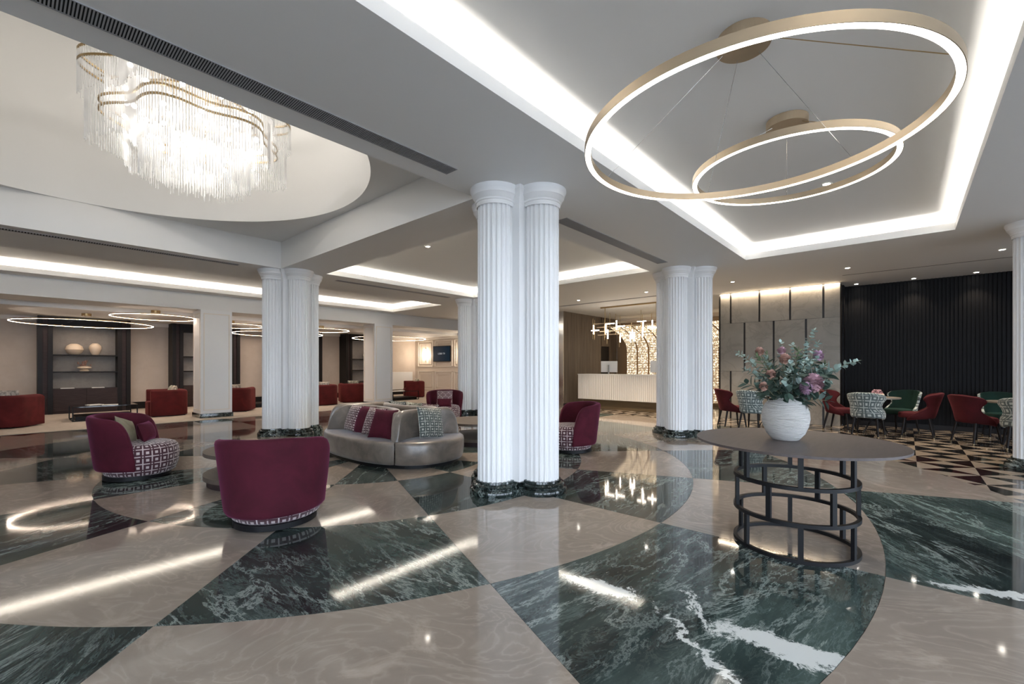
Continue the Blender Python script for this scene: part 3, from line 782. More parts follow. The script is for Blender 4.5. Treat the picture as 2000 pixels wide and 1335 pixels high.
# ------------------------------------------------------------------ crystal chandelier
def chandelier(cx, cy):
    t = thing('crystal_chandelier', 'large tiered crystal rod chandelier glowing in the round ceiling opening', 'chandelier', (cx, cy, 0))
    rng = random.Random(3)
    def lob(a, r_, amp=0.13, n=6, ph=0.5): return r_*(1 + amp*math.cos(n*a + ph))
    def strands(name, r_, z0, z1, amp, step=0.024, rr=0.006, jit=0.03):
        b = MB(); n = int(2*PI*r_/step)
        for i in range(n):
            a = 2*PI*i/n; q = lob(a, r_, amp); x, y = q*math.cos(a), q*math.sin(a)
            zb = z0 + rng.uniform(-jit, jit); zt = z1 + rng.uniform(-jit, jit)
            k = b.add([(x+rr*math.cos(a+2*PI*j/3), y+rr*math.sin(a+2*PI*j/3), z) for z in (zb, zt) for j in range(3)])
            for j in range(3): b.face([k+j, k+(j+1) % 3, k+3+(j+1) % 3, k+3+j])
            b.face([k+2, k+1, k])
        b.obj(name, 'crystal', t, kind='stuff', fix=False)
    strands('outer_rods', 0.93, 4.22, 4.66, 0.11)
    strands('outer_low_rods', 0.88, 3.76, 4.30, 0.11)
    strands('middle_rods', 0.76, 4.0, 4.75, 0.08)
    strands('upper_rods', 0.80, 4.66, 5.3, 0.11)
    strands('inner_rods', 0.555, 3.85, 4.95, 0.0)
    strands('inner_low_rods', 0.545, 3.56, 3.95, 0.0, 0.03, 0.005, 0.06)
    strands('core_rods', 0.42, 3.56, 4.6, 0.0, 0.03)
    strands('core_center_rods', 0.25, 3.6, 4.4, 0.0, 0.03)
    def band(name, r_, z, amp, h=0.022, mt='darkgold'):
        b = MB(); N = 120
        P = [(lob(2*PI*i/N, r_, amp)*math.cos(2*PI*i/N), lob(2*PI*i/N, r_, amp)*math.sin(2*PI*i/N)) for i in range(N)]
        b.sweep([(-0.007, z), (0.007, z), (0.007, z+h), (-0.007, z+h)], P, closed=True)
        b.obj(name, mt, t, smooth=30)
    for z in (4.64, 4.53): band('rod_band', 0.93, z, 0.11)
    for z in (4.20, 4.10): band('rod_band', 0.80, z, 0.09)
    for z in (4.95, 4.42): band('rod_band', 0.555, z, 0.0)
    band('rod_band', 0.80, 5.28, 0.11)
    MB().cyl(0.45, 4.72, 4.76, 40).obj('tray_plate', 'gold', t)
    for k in range(6):
        a = PI/6 + k*PI/3
        MB().tube([(0, 0, 4.74), (0.95*math.cos(a), 0.95*math.sin(a), 4.65)], 0.012, 6).obj('arm', 'gold', t)
    MB().cyl(0.03, 4.74, 6.1, 16).obj('stem', 'gold', t)
    MB().cyl(0.3, 6.1, 6.249, 40).obj('canopy', 'gold', t)
    bm_ = MB(); n = 10
    bm_.lathe([(0.001, -0.03), (0.02, -0.015), (0.028, 0), (0.02, 0.015), (0.001, 0.03)], n)
    me = bm_.mesh('bulb', 'bulb', smooth='all')
    for r_, z, n, ph in ((0.67, 4.35, 12, 0.1), (0.66, 4.12, 12, 0.35), (0.33, 4.2, 7, 0), (0.34, 3.85, 7, 0.4), (0.68, 4.85, 8, 0.2)):
        for i in range(n):
            a = 2*PI*i/n + ph; inst('bulb', me, t, (r_*math.cos(a), r_*math.sin(a), z))
    for k in range(6):
        a = k*PI/3 + 0.35
        d = bpy.data.lights.new('chandelier_lobe_glow', 'POINT'); d.energy = 1.6; d.color = (1.0, 0.955, 0.90); d.shadow_soft_size = 0.05
        o = bpy.data.objects.new('chandelier_lobe_glow', d); COL.objects.link(o); o.parent = t; o.location = (0.66*math.cos(a), 0.66*math.sin(a), 4.22)
    for z, e in ((4.0, 2.5), (5.5, 80)):
        d = bpy.data.lights.new('chandelier_glow', 'POINT'); d.energy = e; d.color = (1.0, 0.955, 0.90); d.shadow_soft_size = 0.08
        o = bpy.data.objects.new('chandelier_glow', d); COL.objects.link(o); o.parent = t; o.location = (0, 0, z)
chandelier(1.49, 6.36)
# ------------------------------------------------------------------ cushions
def pillow_mesh(w_, h_, t, m, n=14):
    def side(s):
        def fn(u, v):
            a, c = 2*u-1, 2*v-1
            k = max(0.0, (1-abs(a)**2.6)*(1-abs(c)**2.6))**0.55
            pin = 1 - 0.06*(1-abs(a)**2)*abs(c)**4; pin2 = 1 - 0.06*(1-abs(c)**2)*abs(a)**4
            return (a*w_/2*pin2, s*k*t/2, c*h_/2*pin)
        return fn
    b = MB()
    b.grid(side(-1), n, n, lambda u, v: (u*w_, v*h_))
    b.grid(lambda u, v: side(1)(1-u, v), n, n, lambda u, v: (u*w_, v*h_))
    return b.mesh('cushion', m, smooth='all')
PM = {}
def pillow(loc, rotz, tilt, m, label, w_=0.42, h_=0.42, t=0.15, roll=0.0, group='cushions'):
    """a cushion whose front faces local -Y, leaning back by tilt"""
    key = (w_, h_, t, m)
    if key not in PM: PM[key] = pillow_mesh(w_, h_, t, m)
    o = bpy.data.objects.new('cushion', PM[key]); COL.objects.link(o)
    o.rotation_mode = 'XYZ'
    o.matrix_world = Matrix.Translation(loc) @ Matrix.Rotation(rotz, 4, 'Z') @ Matrix.Rotation(-tilt, 4, 'X') @ Matrix.Rotation(roll, 4, 'Y')
    return tag(o, label, 'cushion', group)

# ------------------------------------------------------------------ burgundy swivel tub chairs (front faces +X)
def make_tub():
    t = thing('tub_armchair', 'x', 'armchair', (0,0,0), 0, 'burgundy tub armchairs around the sofa')
    MB().lathe([(0.30, 0.0005), (0.33, 0.01), (0.33, 0.055), (0.30, 0.055)], 40).obj('base', 'blackmetal', t, smooth=True, label='black round swivel base')
    b = MB()
    b.lathe([(0.31, 0.05), (0.345, 0.07), (0.375, 0.16), (0.385, 0.28), (0.375, 0.36), (0.345, 0.40), (0.29, 0.42)], 48, (0.03, 0), uvr=0.38)
    k0 = len(b.v); n = 48
    b.grid(lambda u, v: (0.03+0.29*(1-v)*math.cos(2*PI*u), 0.29*(1-v)*math.sin(2*PI*u), 0.42+0.015*v), n, 5,
           lambda u, v: (0.3*(1-v)*math.cos(2*PI*u), 0.3*(1-v)*math.sin(2*PI*u)), closeu=True)
    b.obj('seat', 'latticeSeat', t, smooth='all', label='burgundy and white lattice patterned seat')
    A = R(104)
    def top(s):
        s = abs(s)
        if s < 0.25: return 0.775
        q = (s-0.25)/0.75
        return 0.775 - 0.05*q - 0.52*(q**9)
    def fn(u, v):
        s = 2*u - 1; a = PI + s*A
        zt = top(s); z = 0.115 + (zt-0.115)*v
        r_ = 0.405 + 0.075*(z-0.115)/0.66
        r_ *= 1 + 0.03*math.cos(2*a)
        return (r_*math.cos(a) + 0.015, r_*math.sin(a), z)
    b = MB().grid(fn, 40, 9)
    b.obj('shell', 'velvet', t, smooth='all', solid=0.075, sub=1, soff=-1 if True else 1, fix=False)
    return t
tub = make_tub()
tub.location = (1.56, 4.17, 0); tub.rotation_euler = (0, 0, R(52)); tub['label'] = 'burgundy velvet tub armchair seen from the back in the foreground'
dup(tub, (1.05, 7.12, 0), R(-28), 'burgundy tub armchair at the left turned sideways with an olive cushion')
dup(tub, (6.02, 4.06, 0), R(143), 'burgundy tub armchair right of the foreground fluted column')
dup(tub, (7.05, 8.45, 0), R(-132), 'burgundy tub armchair behind the champagne sofa facing the viewer')
pillow((0.95, 7.22, 0.565), R(-28)+PI/2-R(5), 0.35, 'cushion', 'olive square cushion inside the left tub armchair', 0.32, 0.32, 0.11, roll=0.35)
pillow((1.13, 7.11, 0.545), R(-28)+PI/2, 0.30, 'velvet', 'small burgundy lumbar cushion in the left tub armchair', 0.34, 0.24, 0.14)
pillow((6.92, 8.29, 0.62), R(-132)+PI/2, 0.3, 'latticeRed', 'burgundy lattice cushion in the armchair facing the viewer', 0.38, 0.34, 0.13)
pillow((6.84, 8.21, 0.50), R(-132)+PI/2, 0.2, 'velvet', 'plain burgundy cushion in the armchair facing the viewer', 0.34, 0.2, 0.12)

# ------------------------------------------------------------------ oval champagne sofa with four curved backs
SC = (3.935, 6.0); SA, SB = 0.79, 1.34
def oval(a, k=1.0, e=2.35):
    c, s = math.cos(a), math.sin(a)
    f = (abs(c)**e + abs(s)**e)**(-1/e)
    return (SA*k*f*c, SB*k*f*s)
sofa = thing('oval_sofa', 'oval champagne velvet sofa with four curved backrests beside the foreground column', 'sofa', (*SC, 0))
N = 96
b = MB()
prof = [(0.90, 0.0005), (0.90, 0.05)]
b.grid(lambda u, v: (*oval(2*PI*u, 0.93), 0.0005+0.055*v), N, 1, closeu=True)
b.obj('base', 'blackmetal', sofa, fix=False, label='recessed black base')
SEATP = [(0.95, 0.045), (0.975, 0.055), (0.99, 0.10), (1.0, 0.20), (1.0, 0.30), (0.995, 0.335), (0.98, 0.35), (0.94, 0.357), (0.6, 0.365), (0.3, 0.37), (0.0, 0.37)]
spokes = [math.atan2(-1.06/SB, -0.64/SA), math.atan2(-1.10/SB, 0.66/SA), math.atan2(1.06/SB, 0.64/SA), math.atan2(1.06/SB, -0.64/SA)]
spk = sorted(a % (2*PI) for a in spokes)
for i in range(4):
    a0, a1 = spk[i], spk[(i+1) % 4] + (2*PI if i == 3 else 0)
    e = 0.006
    b = MB(); n = 28
    def fn(u, v, a0=a0, a1=a1):
        j = v*(len(SEATP)-1); j0 = min(int(j), len(SEATP)-2); f = j-j0
        k = SEATP[j0][0]*(1-f)+SEATP[j0+1][0]*f; z = SEATP[j0][1]*(1-f)+SEATP[j0+1][1]*f
        ee = e + 0.012*max(0, abs(2*u-1)-0.9)*10*0
        a = a0+e + (a1-a0-2*e)*u
        sq = 1 - 0.02*max(0.0, (abs(2*u-1)-0.93)/0.07)**2
        x, y = oval(a, k*sq)
        return (x, y, z)
    b.grid(fn, n, len(SEATP)-1)
    b.obj('seat', 'champagne', sofa, smooth='all', fix=False)
def back(p0, p1, bow, n=26, hgt=0.755, thick=0.11):
    """curved back from rim point p0 to p1, bowed inwards by bow"""
    p0, p1 = Vector(p0), Vector(p1); mid = (p0+p1)/2; inw = (-mid).normalized()
    pts = []
    for i in range(n+1):
        u = i/n; q = p0.lerp(p1, u) + inw*bow*(1-abs(2*u-1)**2.4); pts.append(q)
    def fn(u, v):
        i = min(int(u*n), n-1); f = u*n-i; q = pts[i].lerp(pts[i+1], f)
        s = abs(2*u-1); zt = 0.34 + (hgt-0.34)*(max(0.0, 1-max(0.0, (s-0.66)/0.34)**2.3))**0.5
        return (q.x, q.y, 0.33 + (zt-0.33)*v)
    m_ = MB().grid(fn, n, 7)
    return m_.obj('backrest', 'champagne', sofa, smooth='all', solid=thick, sub=1, soff=0, fix=False)
K = 0.955
P = [oval(a, K) for a in spk]     # in order of angle: +x+y, -x+y, -x-y, +x-y
back(P[0], P[1], 0.12)            # far end
back(P[1], P[2], 0.40)            # long side towards the viewer's left
back(P[2], P[3], 0.16)            # near end
back(P[3], P[0], 0.40)            # long side away
def spill(x, y, z, *a, **k): return pillow((SC[0]+x, SC[1]+y, z), *a, **k)
LX = -PI/2
spill(-0.43, 0.36, 0.565, LX-0.12, 0.35, 'latticeRed', 'burgundy lattice cushion at the far end of the row on the sofa', 0.42, 0.42, 0.14)
spill(-0.44, 0.02, 0.565, LX, 0.35, 'velvet', 'second cushion of the row on the sofa in plain burgundy', 0.42, 0.42, 0.14)
spill(-0.46, -0.28, 0.565, LX+0.1, 0.38, 'latticeRed', 'burgundy lattice cushion between two plain ones on the sofa', 0.42, 0.42, 0.14)
spill(-0.50, -0.56, 0.56, LX+0.25, 0.40, 'velvet', 'plain burgundy cushion nearest the seam of the oval sofa', 0.42, 0.42, 0.14)
spill(0.0, -0.98, 0.565, 0.05, 0.30, 'latticeGrey', 'grey green lattice cushion on the near end seat of the oval sofa', 0.44, 0.44, 0.14, roll=0.12)
spill(0.42, 0.35, 0.575, PI/2, 0.3, 'latticeGrey', 'grey lattice cushion peeking over the sofa back', 0.44, 0.44, 0.14)
spill(0.42, -0.1, 0.575, PI/2, 0.3, 'floral', 'leaf print cushion peeking over the sofa back', 0.44, 0.44, 0.14)
spill(0.42, -0.5, 0.575, PI/2, 0.3, 'latticeRed', 'burgundy lattice cushion peeking over the sofa back', 0.44, 0.44, 0.14)

# ------------------------------------------------------------------ round two-tier coffee tables
def make_coffee(loc, label):
    t = thing('coffee_table', label, 'coffee table', loc, 0, 'round coffee tables')
    MB().cyl(0.645, 0.345, 0.385, 64).obj('table_top', 'cofftop', t, bevel=0.006, smooth=30)
    MB().cyl(0.645, 0.075, 0.125, 64).obj('lower_shelf', 'cofftop', t, bevel=0.006, smooth=30)
    MB().cyl(0.61, 0.0005, 0.075, 64).obj('plinth', 'darkwood', t, smooth=30)
    for k in range(3):
        a = k*2*PI/3 + 0.4
        MB().cyl(0.025, 0.125, 0.345, 14, (0.45*math.cos(a), 0.45*math.sin(a))).obj('post', 'blackmetal', t, smooth=True)
    return t
cf = make_coffee((2.07, 5.81, 0), 'round two tier coffee table hidden behind the foreground armchair')
dup(cf, (5.67, 5.81, 0), 0, 'round two tier coffee table behind the foreground fluted column')

# ------------------------------------------------------------------ foreground table with ring base
tb = thing('ring_base_table', 'round smoked oak table on a black cage of three rings', 'table', (3.98, 0.645, 0))
MB().cyl(0.685, 0.773, 0.79, 96).obj('table_top', 'tabletop', tb, bevel=0.003, smooth=30)
RR = 0.40
for z in (0.0005, 0.25, 0.497):
    MB().lathe([(RR-0.013, z), (RR+0.013, z), (RR+0.013, z+0.026), (RR-0.013, z+0.026), (RR-0.013, z)], 72).obj('ring', 'blackmetal', tb, smooth=30)
def bars(z0, z1, angs):
    for a in angs:
        a = R(a); o = MB().box(-0.012, 0.012, -0.016, 0.016, z0, z1).obj('bar', 'blackmetal', tb)
        o.location = (RR*math.cos(a), RR*math.sin(a), 0); o.rotation_euler = (0, 0, a)
bars(0.0265, 0.25, (141, 13, 195, 316, 250, 78))
bars(0.276, 0.497, (120, 41, 167, 345, 224, 285))
bars(0.523, 0.773, (141, 13, 195, 316, 250, 78))

# ------------------------------------------------------------------ dining chairs (front faces +X)
def make_diner(inner, outer, cat_label):
    t = thing('dining_chair', cat_label, 'chair', (0,0,0), 0, 'dining chairs')
    # plan: half-round back at -x, open at +x ; levels give the outline of the open edge
    LV = [(0.36, 128, 0.235), (0.43, 126, 0.245), (0.475, 112, 0.248), (0.505, 88, 0.25), (0.56, 66, 0.252), (0.62, 62, 0.258), (0.69, 72, 0.266), (0.75, 82, 0.274), (0.80, 84, 0.280), (0.835, 76, 0.284), (0.855, 64, 0.287)]
    def fn(u, v):
        j = v*(len(LV)-1); j0 = min(int(j), len(LV)-2); f = j-j0
        z, am, r_ = (LV[j0][q]*(1-f)+LV[j0+1][q]*f for q in range(3))
        a = PI + (2*u-1)*R(am)
        lean = 0.16*(z-0.40)
        zz = z - 0.05*max(0, abs(2*u-1)-0.3)*(1 if z > 0.7 else 0) - (0.05*abs(2*u-1)**3 if z < 0.5 else 0)
        return ((r_*1.08)*math.cos(a) - lean, r_*1.12*math.sin(a), zz)
    def uvs(u, v): return ((2*u-1)*0.42, v*0.55)
    MB().grid(fn, 24, len(LV)-1, uvs).obj('shell', [outer, inner], t, smooth='all', solid=0.05, sub=1, soff=-1, fix=False, soffm=1)
    b = MB()
    b.lathe([(0.001, 0.37), (0.235, 0.37), (0.252, 0.385), (0.255, 0.44), (0.24, 0.465), (0.19, 0.478), (0.001, 0.485)], 36, (0.03, 0))
    o = b.obj('seat', inner, t, smooth=True)
    for dx, dy in ((-0.17, -0.17), (-0.17, 0.17), (0.17, -0.18), (0.17, 0.18)):
        sx = 1.42 if dx < 0 else 1.28
        a = Vector((dx, dy, 0.375)); e = Vector((dx*sx, dy*1.22, 0.0005)); m_ = a.lerp(e, 0.93)
        lg = MB().tube([a, m_], [0.022, 0.0145], 10).obj('leg', 'blackwood', t, smooth=True)
        MB().tube([m_, e], [0.0147, 0.012], 10).obj('ferrule', 'ferrule', lg, smooth=True)
    return t
red = make_diner('dinered', 'dinered', 'x')
grn = make_diner('dinegreen', 'latticeBlue', 'y')
T1, T2, T3 = (11.26, 2.28), (11.66, 0.47), (11.72, -1.46)
def seat_at(proto, T, x, y, label, first=[set()]):
    a = math.atan2(T[1]-y, T[0]-x)
    if proto.name not in first[0]:
        first[0].add(proto.name); proto.location = (x, y, 0); proto.rotation_euler = (0, 0, a); proto['label'] = label; return proto
    return dup(proto, (x, y, 0), a, label)
seat_at(red, T1, 10.77, 2.93, 'wine red dining chair beside the glittering screen left of the bouquet')
seat_at(grn, T1, 10.55, 2.44, 'pale lattice backed dining chair left of the white vase')
seat_at(red, T1, 11.50, 1.93, 'wine red dining chair half hidden behind the white vase')
seat_at(red, T2, 11.80, 1.06, 'wine red dining chair at the end of the marble wall')
seat_at(grn, T2, 11.10, 0.56, 'pale lattice backed dining chair in front of the small table with flowers')
seat_at(grn, T2, 12.33, 0.10, 'green dining chair facing the viewer behind the small table with flowers')
seat_at(red, T2, 11.62, -0.16, 'wine red dining chair right of the small table facing left')
seat_at(red, T3, 11.28, -0.92, 'wine red dining chair turned to the right near the right edge')
seat_at(grn, T3, 12.45, -1.36, 'green dining chair facing the viewer beside the column at the right edge')
seat_at(grn, T3, 10.98, -1.44, 'pale lattice backed dining chair cut off by the column at the right edge')
def make_dtable(loc, label):
    t = thing('dining_table', label, 'table', loc, 0, 'small dining tables')
    MB().cyl(0.40, 0.715, 0.74, 48).obj('table_top', 'wallmarble', t, bevel=0.004, smooth=30)
    for k in range(4):
        a = PI/4 + k*PI/2
        MB().tube([(0.06*math.cos(a), 0.06*math.sin(a), 0.715), (0.03*math.cos(a), 0.03*math.sin(a), 0.36), (0.26*math.cos(a), 0.26*math.sin(a), 0.0015+0.012)], 0.014, 8).obj('leg', 'blackmetal', t, smooth=True)
    return t
dt = make_dtable((*T1, 0), 'small round dining table hidden behind the bouquet by the marble wall')
dup(dt, (*T2, 0), 0, 'small round dining table carrying a bowl of flowers')
dup(dt, (*T3, 0), 0, 'small round dining table beside the column at the right edge')
bw = tag(MB().lathe([(0.001, 0), (0.05, 0), (0.055, 0.012), (0.095, 0.025), (0.115, 0.045), (0.112, 0.062), (0.098, 0.07), (0.09, 0.062), (0.001, 0.055)], 32).obj('flower_bowl', 'ceramic', smooth=True), 'low pale bowl holding pink flowers on the small dining table', 'bowl')
bw.location = (T2[0]-0.05, T2[1]-0.03, 0.7405)
fb = MB(); rng = random.Random(5)
for i in range(46):
    a, e = rng.uniform(0, 2*PI), rng.uniform(0.0, 1.0)
    x, y, z = 0.085*math.cos(a)*math.sqrt(1-e*e*0.8), 0.085*math.sin(a)*math.sqrt(1-e*e*0.8), 0.06+0.085*e
    fb.lathe([(0.001, z-0.012), (0.016, z-0.004), (0.018, z+0.006), (0.008, z+0.012)], 6, (x, y))
fo = tag(fb.obj('pink_posy', 'pink', smooth=True), 'posy of small pink flowers in the low bowl on the dining table', 'flowers')
fo.location = bw.location

# ------------------------------------------------------------------ lounge tub sofas (front faces +X)
def make_lounge(wd=0.95, dp=0.88):
    t = thing('lounge_armchair', 'x', 'armchair', (0,0,0), 0, 'red lounge armchairs')
    h, th = 0.72, 0.17
    rc = 0.22; path = []
    x0, x1, y0 = -dp/2+th/2, dp/2-0.04, wd/2-th/2
    path.append((x1, -y0)); path.append((x1-0.2, -y0))
    for i in range(9):
        a = -PI/2 - (PI/2)*i/8; path.append((x0+rc+rc*math.cos(a), -y0+rc+rc*math.sin(a)))
    for i in range(9):
        a = PI - (PI/2)*i/8; path.append((x0+rc+rc*math.cos(a), y0-rc+rc*math.sin(a)))
    path.append((x1-0.2, y0)); path.append((x1, y0))
    sec = [(-th/2, 0.03), (th/2, 0.03), (th/2, h-0.06), (th/2-0.025, h-0.015), (th/2-0.06, h), (-th/2+0.06, h), (-th/2+0.025, h-0.015), (-th/2, h-0.06)]
    MB().sweep(sec, path).obj('shell', 'redvelvet', t, smooth=True, bevel=0.015)
    MB().box(-dp/2+th, dp/2, -wd/2+th+0.004, wd/2-th-0.004, 0.03, 0.41).obj('seat', 'redvelvet', t, bevel=0.04, smooth=True)
    MB().box(-dp/2+0.08, dp/2-0.08, -wd/2+0.08, wd/2-0.08, 0.0065, 0.03).obj('base', 'blackmetal', t)
    return t
lg = make_lounge()
VR = math.atan2(RT.y, RT.x); VF = AZ
lounge = [((-0.35, 15.2), VF+0.25, 1.7, 'wide red lounge armchair cut by the left edge of the picture'),
    ((2.90, 15.45), VR+PI+0.80, 1.0, 'red lounge armchair turned sideways left of the first square pillar'),
    ((4.55, 15.35), VF+0.3, 1.0, 'red lounge armchair emerging from behind the first square pillar'),
    ((7.35, 15.55), VF+0.9, 1.0, 'red lounge armchair just right of the left fluted column'),
    ((8.75, 15.95), VF+0.5, 1.0, 'red lounge armchair just left of the second square pillar'),
    ((12.0, 16.5), VR+PI+0.35, 1.0, 'red lounge armchair with leaf cushions near the television wall')]
first = True
for (x, y), a, sc, lab in lounge:
    if first: lg.location = (x, y, 0); lg.rotation_euler = (0, 0, a); lg.scale = (1, sc, 1); lg['label'] = lab; first = False
    else: o = dup(lg, (x, y, 0), a, lab); o.scale = (1, 1, 1)
def lcush(x, y, a, m, lab, dx=-0.14, dy=0.0, z=0.58, s=0.42):
    c, s_ = math.cos(a), math.sin(a)
    pillow((x+dx*c-dy*s_, y+dx*s_+dy*c, z), a+PI/2, 0.28, m, lab, s, s, 0.14, group='lounge cushions')
L = lounge
lcush(*L[0][0], L[0][1], 'floral', 'leaf print cushion showing above the back of the leftmost lounge armchair', -0.12, -0.15, 0.64)
lcush(*L[0][0], L[0][1], 'cream', 'cream cushion beside the leaf print one in the leftmost lounge armchair', -0.12, -0.48, 0.64)
lcush(*L[1][0], L[1][1], 'cream', 'cream cushion in the sideways lounge armchair left of the pillar', -0.12, 0.12, 0.63)
lcush(*L[1][0], L[1][1], 'floral', 'leaf print cushion in the sideways lounge armchair left of the pillar', -0.1, -0.18, 0.63)
lcush(*L[2][0], L[2][1], 'cream', 'cream cushion above the lounge armchair right of the first pillar', -0.12, 0.0, 0.63)
lcush(*L[3][0], L[3][1], 'cream', 'cream cushion in the lounge armchair right of the left fluted column', -0.12, 0.0, 0.63)
lcush(*L[4][0], L[4][1], 'floral', 'leaf print cushion in the lounge armchair left of the second pillar', -0.12, 0.0, 0.63)
lcush(*L[5][0], L[5][1], 'floral', 'leaf print cushion in the lounge armchair near the television', -0.1, 0.16, 0.62)
lcush(*L[5][0], L[5][1], 'cream', 'cream cushion in the lounge armchair near the television', -0.05, -0.14, 0.62)

def make_ltable(loc, rz, label):
    t = thing('black_coffee_table', label, 'coffee table', loc, rz, 'black lounge coffee tables')
    w_, d_ = 0.62, 0.5
    MB().box(-w_, w_, -d_, d_, 0.345, 0.365).obj('table_top', 'blackglass', t)
    MB().box(-w_+0.06, w_-0.06, -d_+0.06, d_-0.06, 0.03, 0.12).obj('lower_box', 'blackwood', t)
    for sx in (-1, 1):
        for sy in (-1, 1): MB().box(sx*w_-0.012*(sx+1), sx*w_+0.012*(1-sx), sy*d_-0.012*(sy+1), sy*d_+0.012*(1-sy), 0.0065, 0.345).obj('leg', 'blackmetal', t)
    MB().box(-w_, w_, -d_, -d_+0.02, 0.0065, 0.03).box(-w_, w_, d_-0.02, d_, 0.0065, 0.03).box(-w_, -w_+0.02, -d_, d_, 0.0065, 0.03).box(w_-0.02, w_, -d_, d_, 0.0065, 0.03).obj('floor_frame', 'blackmetal', t)
    return t
lt = make_ltable((1.62, 15.7, 0), 0.0, 'black coffee table with magazines in front of the left shelving')
dup(lt, (10.6, 15.6, 0), 0.0, 'black coffee table beside the armchair near the television')
dup(lt, (5.75, 16.5, 0), 0.0, 'black coffee table seen between the first pillar and the fluted column')
for (x, y, a, lab) in ((1.45, 15.75, 0.3, 'open white magazine on the left of the black coffee table'), (1.72, 15.45, -0.2, 'white magazine on the right of the black coffee table'), (10.6, 15.5, 0.3, 'white magazine on the black table near the television')):
    o = tag(MB().box(-0.15, 0.15, -0.11, 0.11, 0, 0.012).obj('magazine', 'paper'), lab, 'magazine', 'magazines'); o.location = (x, y, 0.3655); o.rotation_euler = (0, 0, a)

# ------------------------------------------------------------------ shelving niches on the lounge wall
def make_shelving(x0, label):
    w_ = 1.98
    t = thing('shelving_unit', label, 'shelving', (x0, 18.0, 0), 0, 'dark shelving units')
    for s in (0, 1):
        def bx(b, a, c, y0, z0, z1):
            if s: a, c = w_-c, w_-a
            b.box(a, c, y0, 0.59, z0, z1)
        b = MB(); bx(b, 0.0, 0.10, 0.0, 0.0065, ZS-0.001); b.obj('outer_pilaster', 'blackwood', t)
        b = MB(); bx(b, 0.10, 0.20, 0.06, 0.0065, ZS-0.001); b.obj('middle_pilaster', 'darkwood', t)
        b = MB(); bx(b, 0.20, 0.30, 0.02, 0.0065, ZS-0.001); b.obj('inner_pilaster', 'blackwood', t)
    MB().box(0.30, w_-0.30, 0.04, 0.59, 2.52, ZS-0.001).obj('header', 'blackwood', t)
    MB().box(0.30, w_-0.30, 0.50, 0.59, 0.0065, 2.52).obj('back_panel', 'niche', t)
    for z in (1.18, 1.67): MB().box(0.30, w_-0.30, 0.08, 0.50, z, z+0.035).obj('shelf', 'blackwood', t)
    cb = MB().box(0.30, w_-0.30, 0.06, 0.50, 0.0065, 0.72).obj('cupboard', 'darkwood', t)
    for k in range(2):
        a = 0.305 + k*0.69; d = MB().box(a, a+0.685, 0.04, 0.06, 0.08, 0.715).obj('cupboard_door', 'darkwood', cb)
    return t
sh = make_shelving(0.50, 'dark shelving unit with two round vases at the far left')
dup(sh, (3.53, 18.0, 0), 0, 'dark shelving unit partly behind the first square pillar')
dup(sh, (6.55, 18.0, 0), 0, 'dark shelving unit mostly hidden behind the left fluted column')
dup(sh, (9.57, 18.0, 0), 0, 'dark shelving unit partly behind the second square pillar')
def vase(loc, prof, label, m='ceramic', cat='vase', group='shelf vases'):
    o = tag(MB().lathe(prof, 36).obj('shelf_vase', m, smooth=True), label, cat, group); o.location = loc; return o
wide = [(0.001, 0), (0.09, 0), (0.16, 0.06), (0.20, 0.15), (0.17, 0.25), (0.09, 0.31), (0.05, 0.32), (0.04, 0.30)]
tall = [(0.001, 0), (0.07, 0), (0.11, 0.08), (0.145, 0.2), (0.13, 0.28), (0.08, 0.33), (0.06, 0.35), (0.05, 0.33)]
vase((1.25, 18.28, 1.7055), wide, 'wide round cream vase on the top shelf of the left shelving')
vase((1.70, 18.28, 1.7055), tall, 'taller egg shaped cream vase on the top shelf of the left shelving')
vase((10.75, 18.28, 1.7055), wide, 'round cream vase on the top shelf beside the second pillar')
vase((10.75, 18.28, 1.2155), tall, 'cream vase on the lower shelf beside the second pillar')
vase((1.46, 18.28, 1.2155), [(0.001, 0), (0.10, 0), (0.11, 0.03), (0.07, 0.055), (0.16, 0.10), (0.15, 0.13), (0.06, 0.16), (0.05, 0.15)], 'small footed bowl holding dried flowers on the lower shelf')
fb = MB(); rng = random.Random(9)
for i in range(26):
    a, e = rng.uniform(0, 2*PI), rng.uniform(0.2, 1.0); x, y, z = 0.14*math.cos(a)*e, 0.10*math.sin(a)*e, 0.16+0.16*rng.random()
    fb.tube([(0.02*math.cos(a), 0.02*math.sin(a), 0.13), (x, y, z)], 0.003, 4)
    fb.lathe([(0.001, z-0.02), (0.02, z), (0.016, z+0.02), (0.001, z+0.03)], 6, (x, y))
o = tag(fb.obj('dried_flowers', 'peach', smooth=True), 'dried flowers in the footed bowl on the left shelving', 'flowers'); o.location = (1.46, 18.28, 1.2155)
for x, z, lab in ((1.1, 0.7205, 'white book lying on the cupboard of the left shelving, left of two'), (1.75, 0.7205, 'white book lying on the cupboard of the left shelving, right of two')):
    o = tag(MB().box(-0.14, 0.14, -0.1, 0.1, 0, 0.02).obj('book', 'paper'), lab, 'book', 'books on the left shelving'); o.location = (x, 18.2, z)

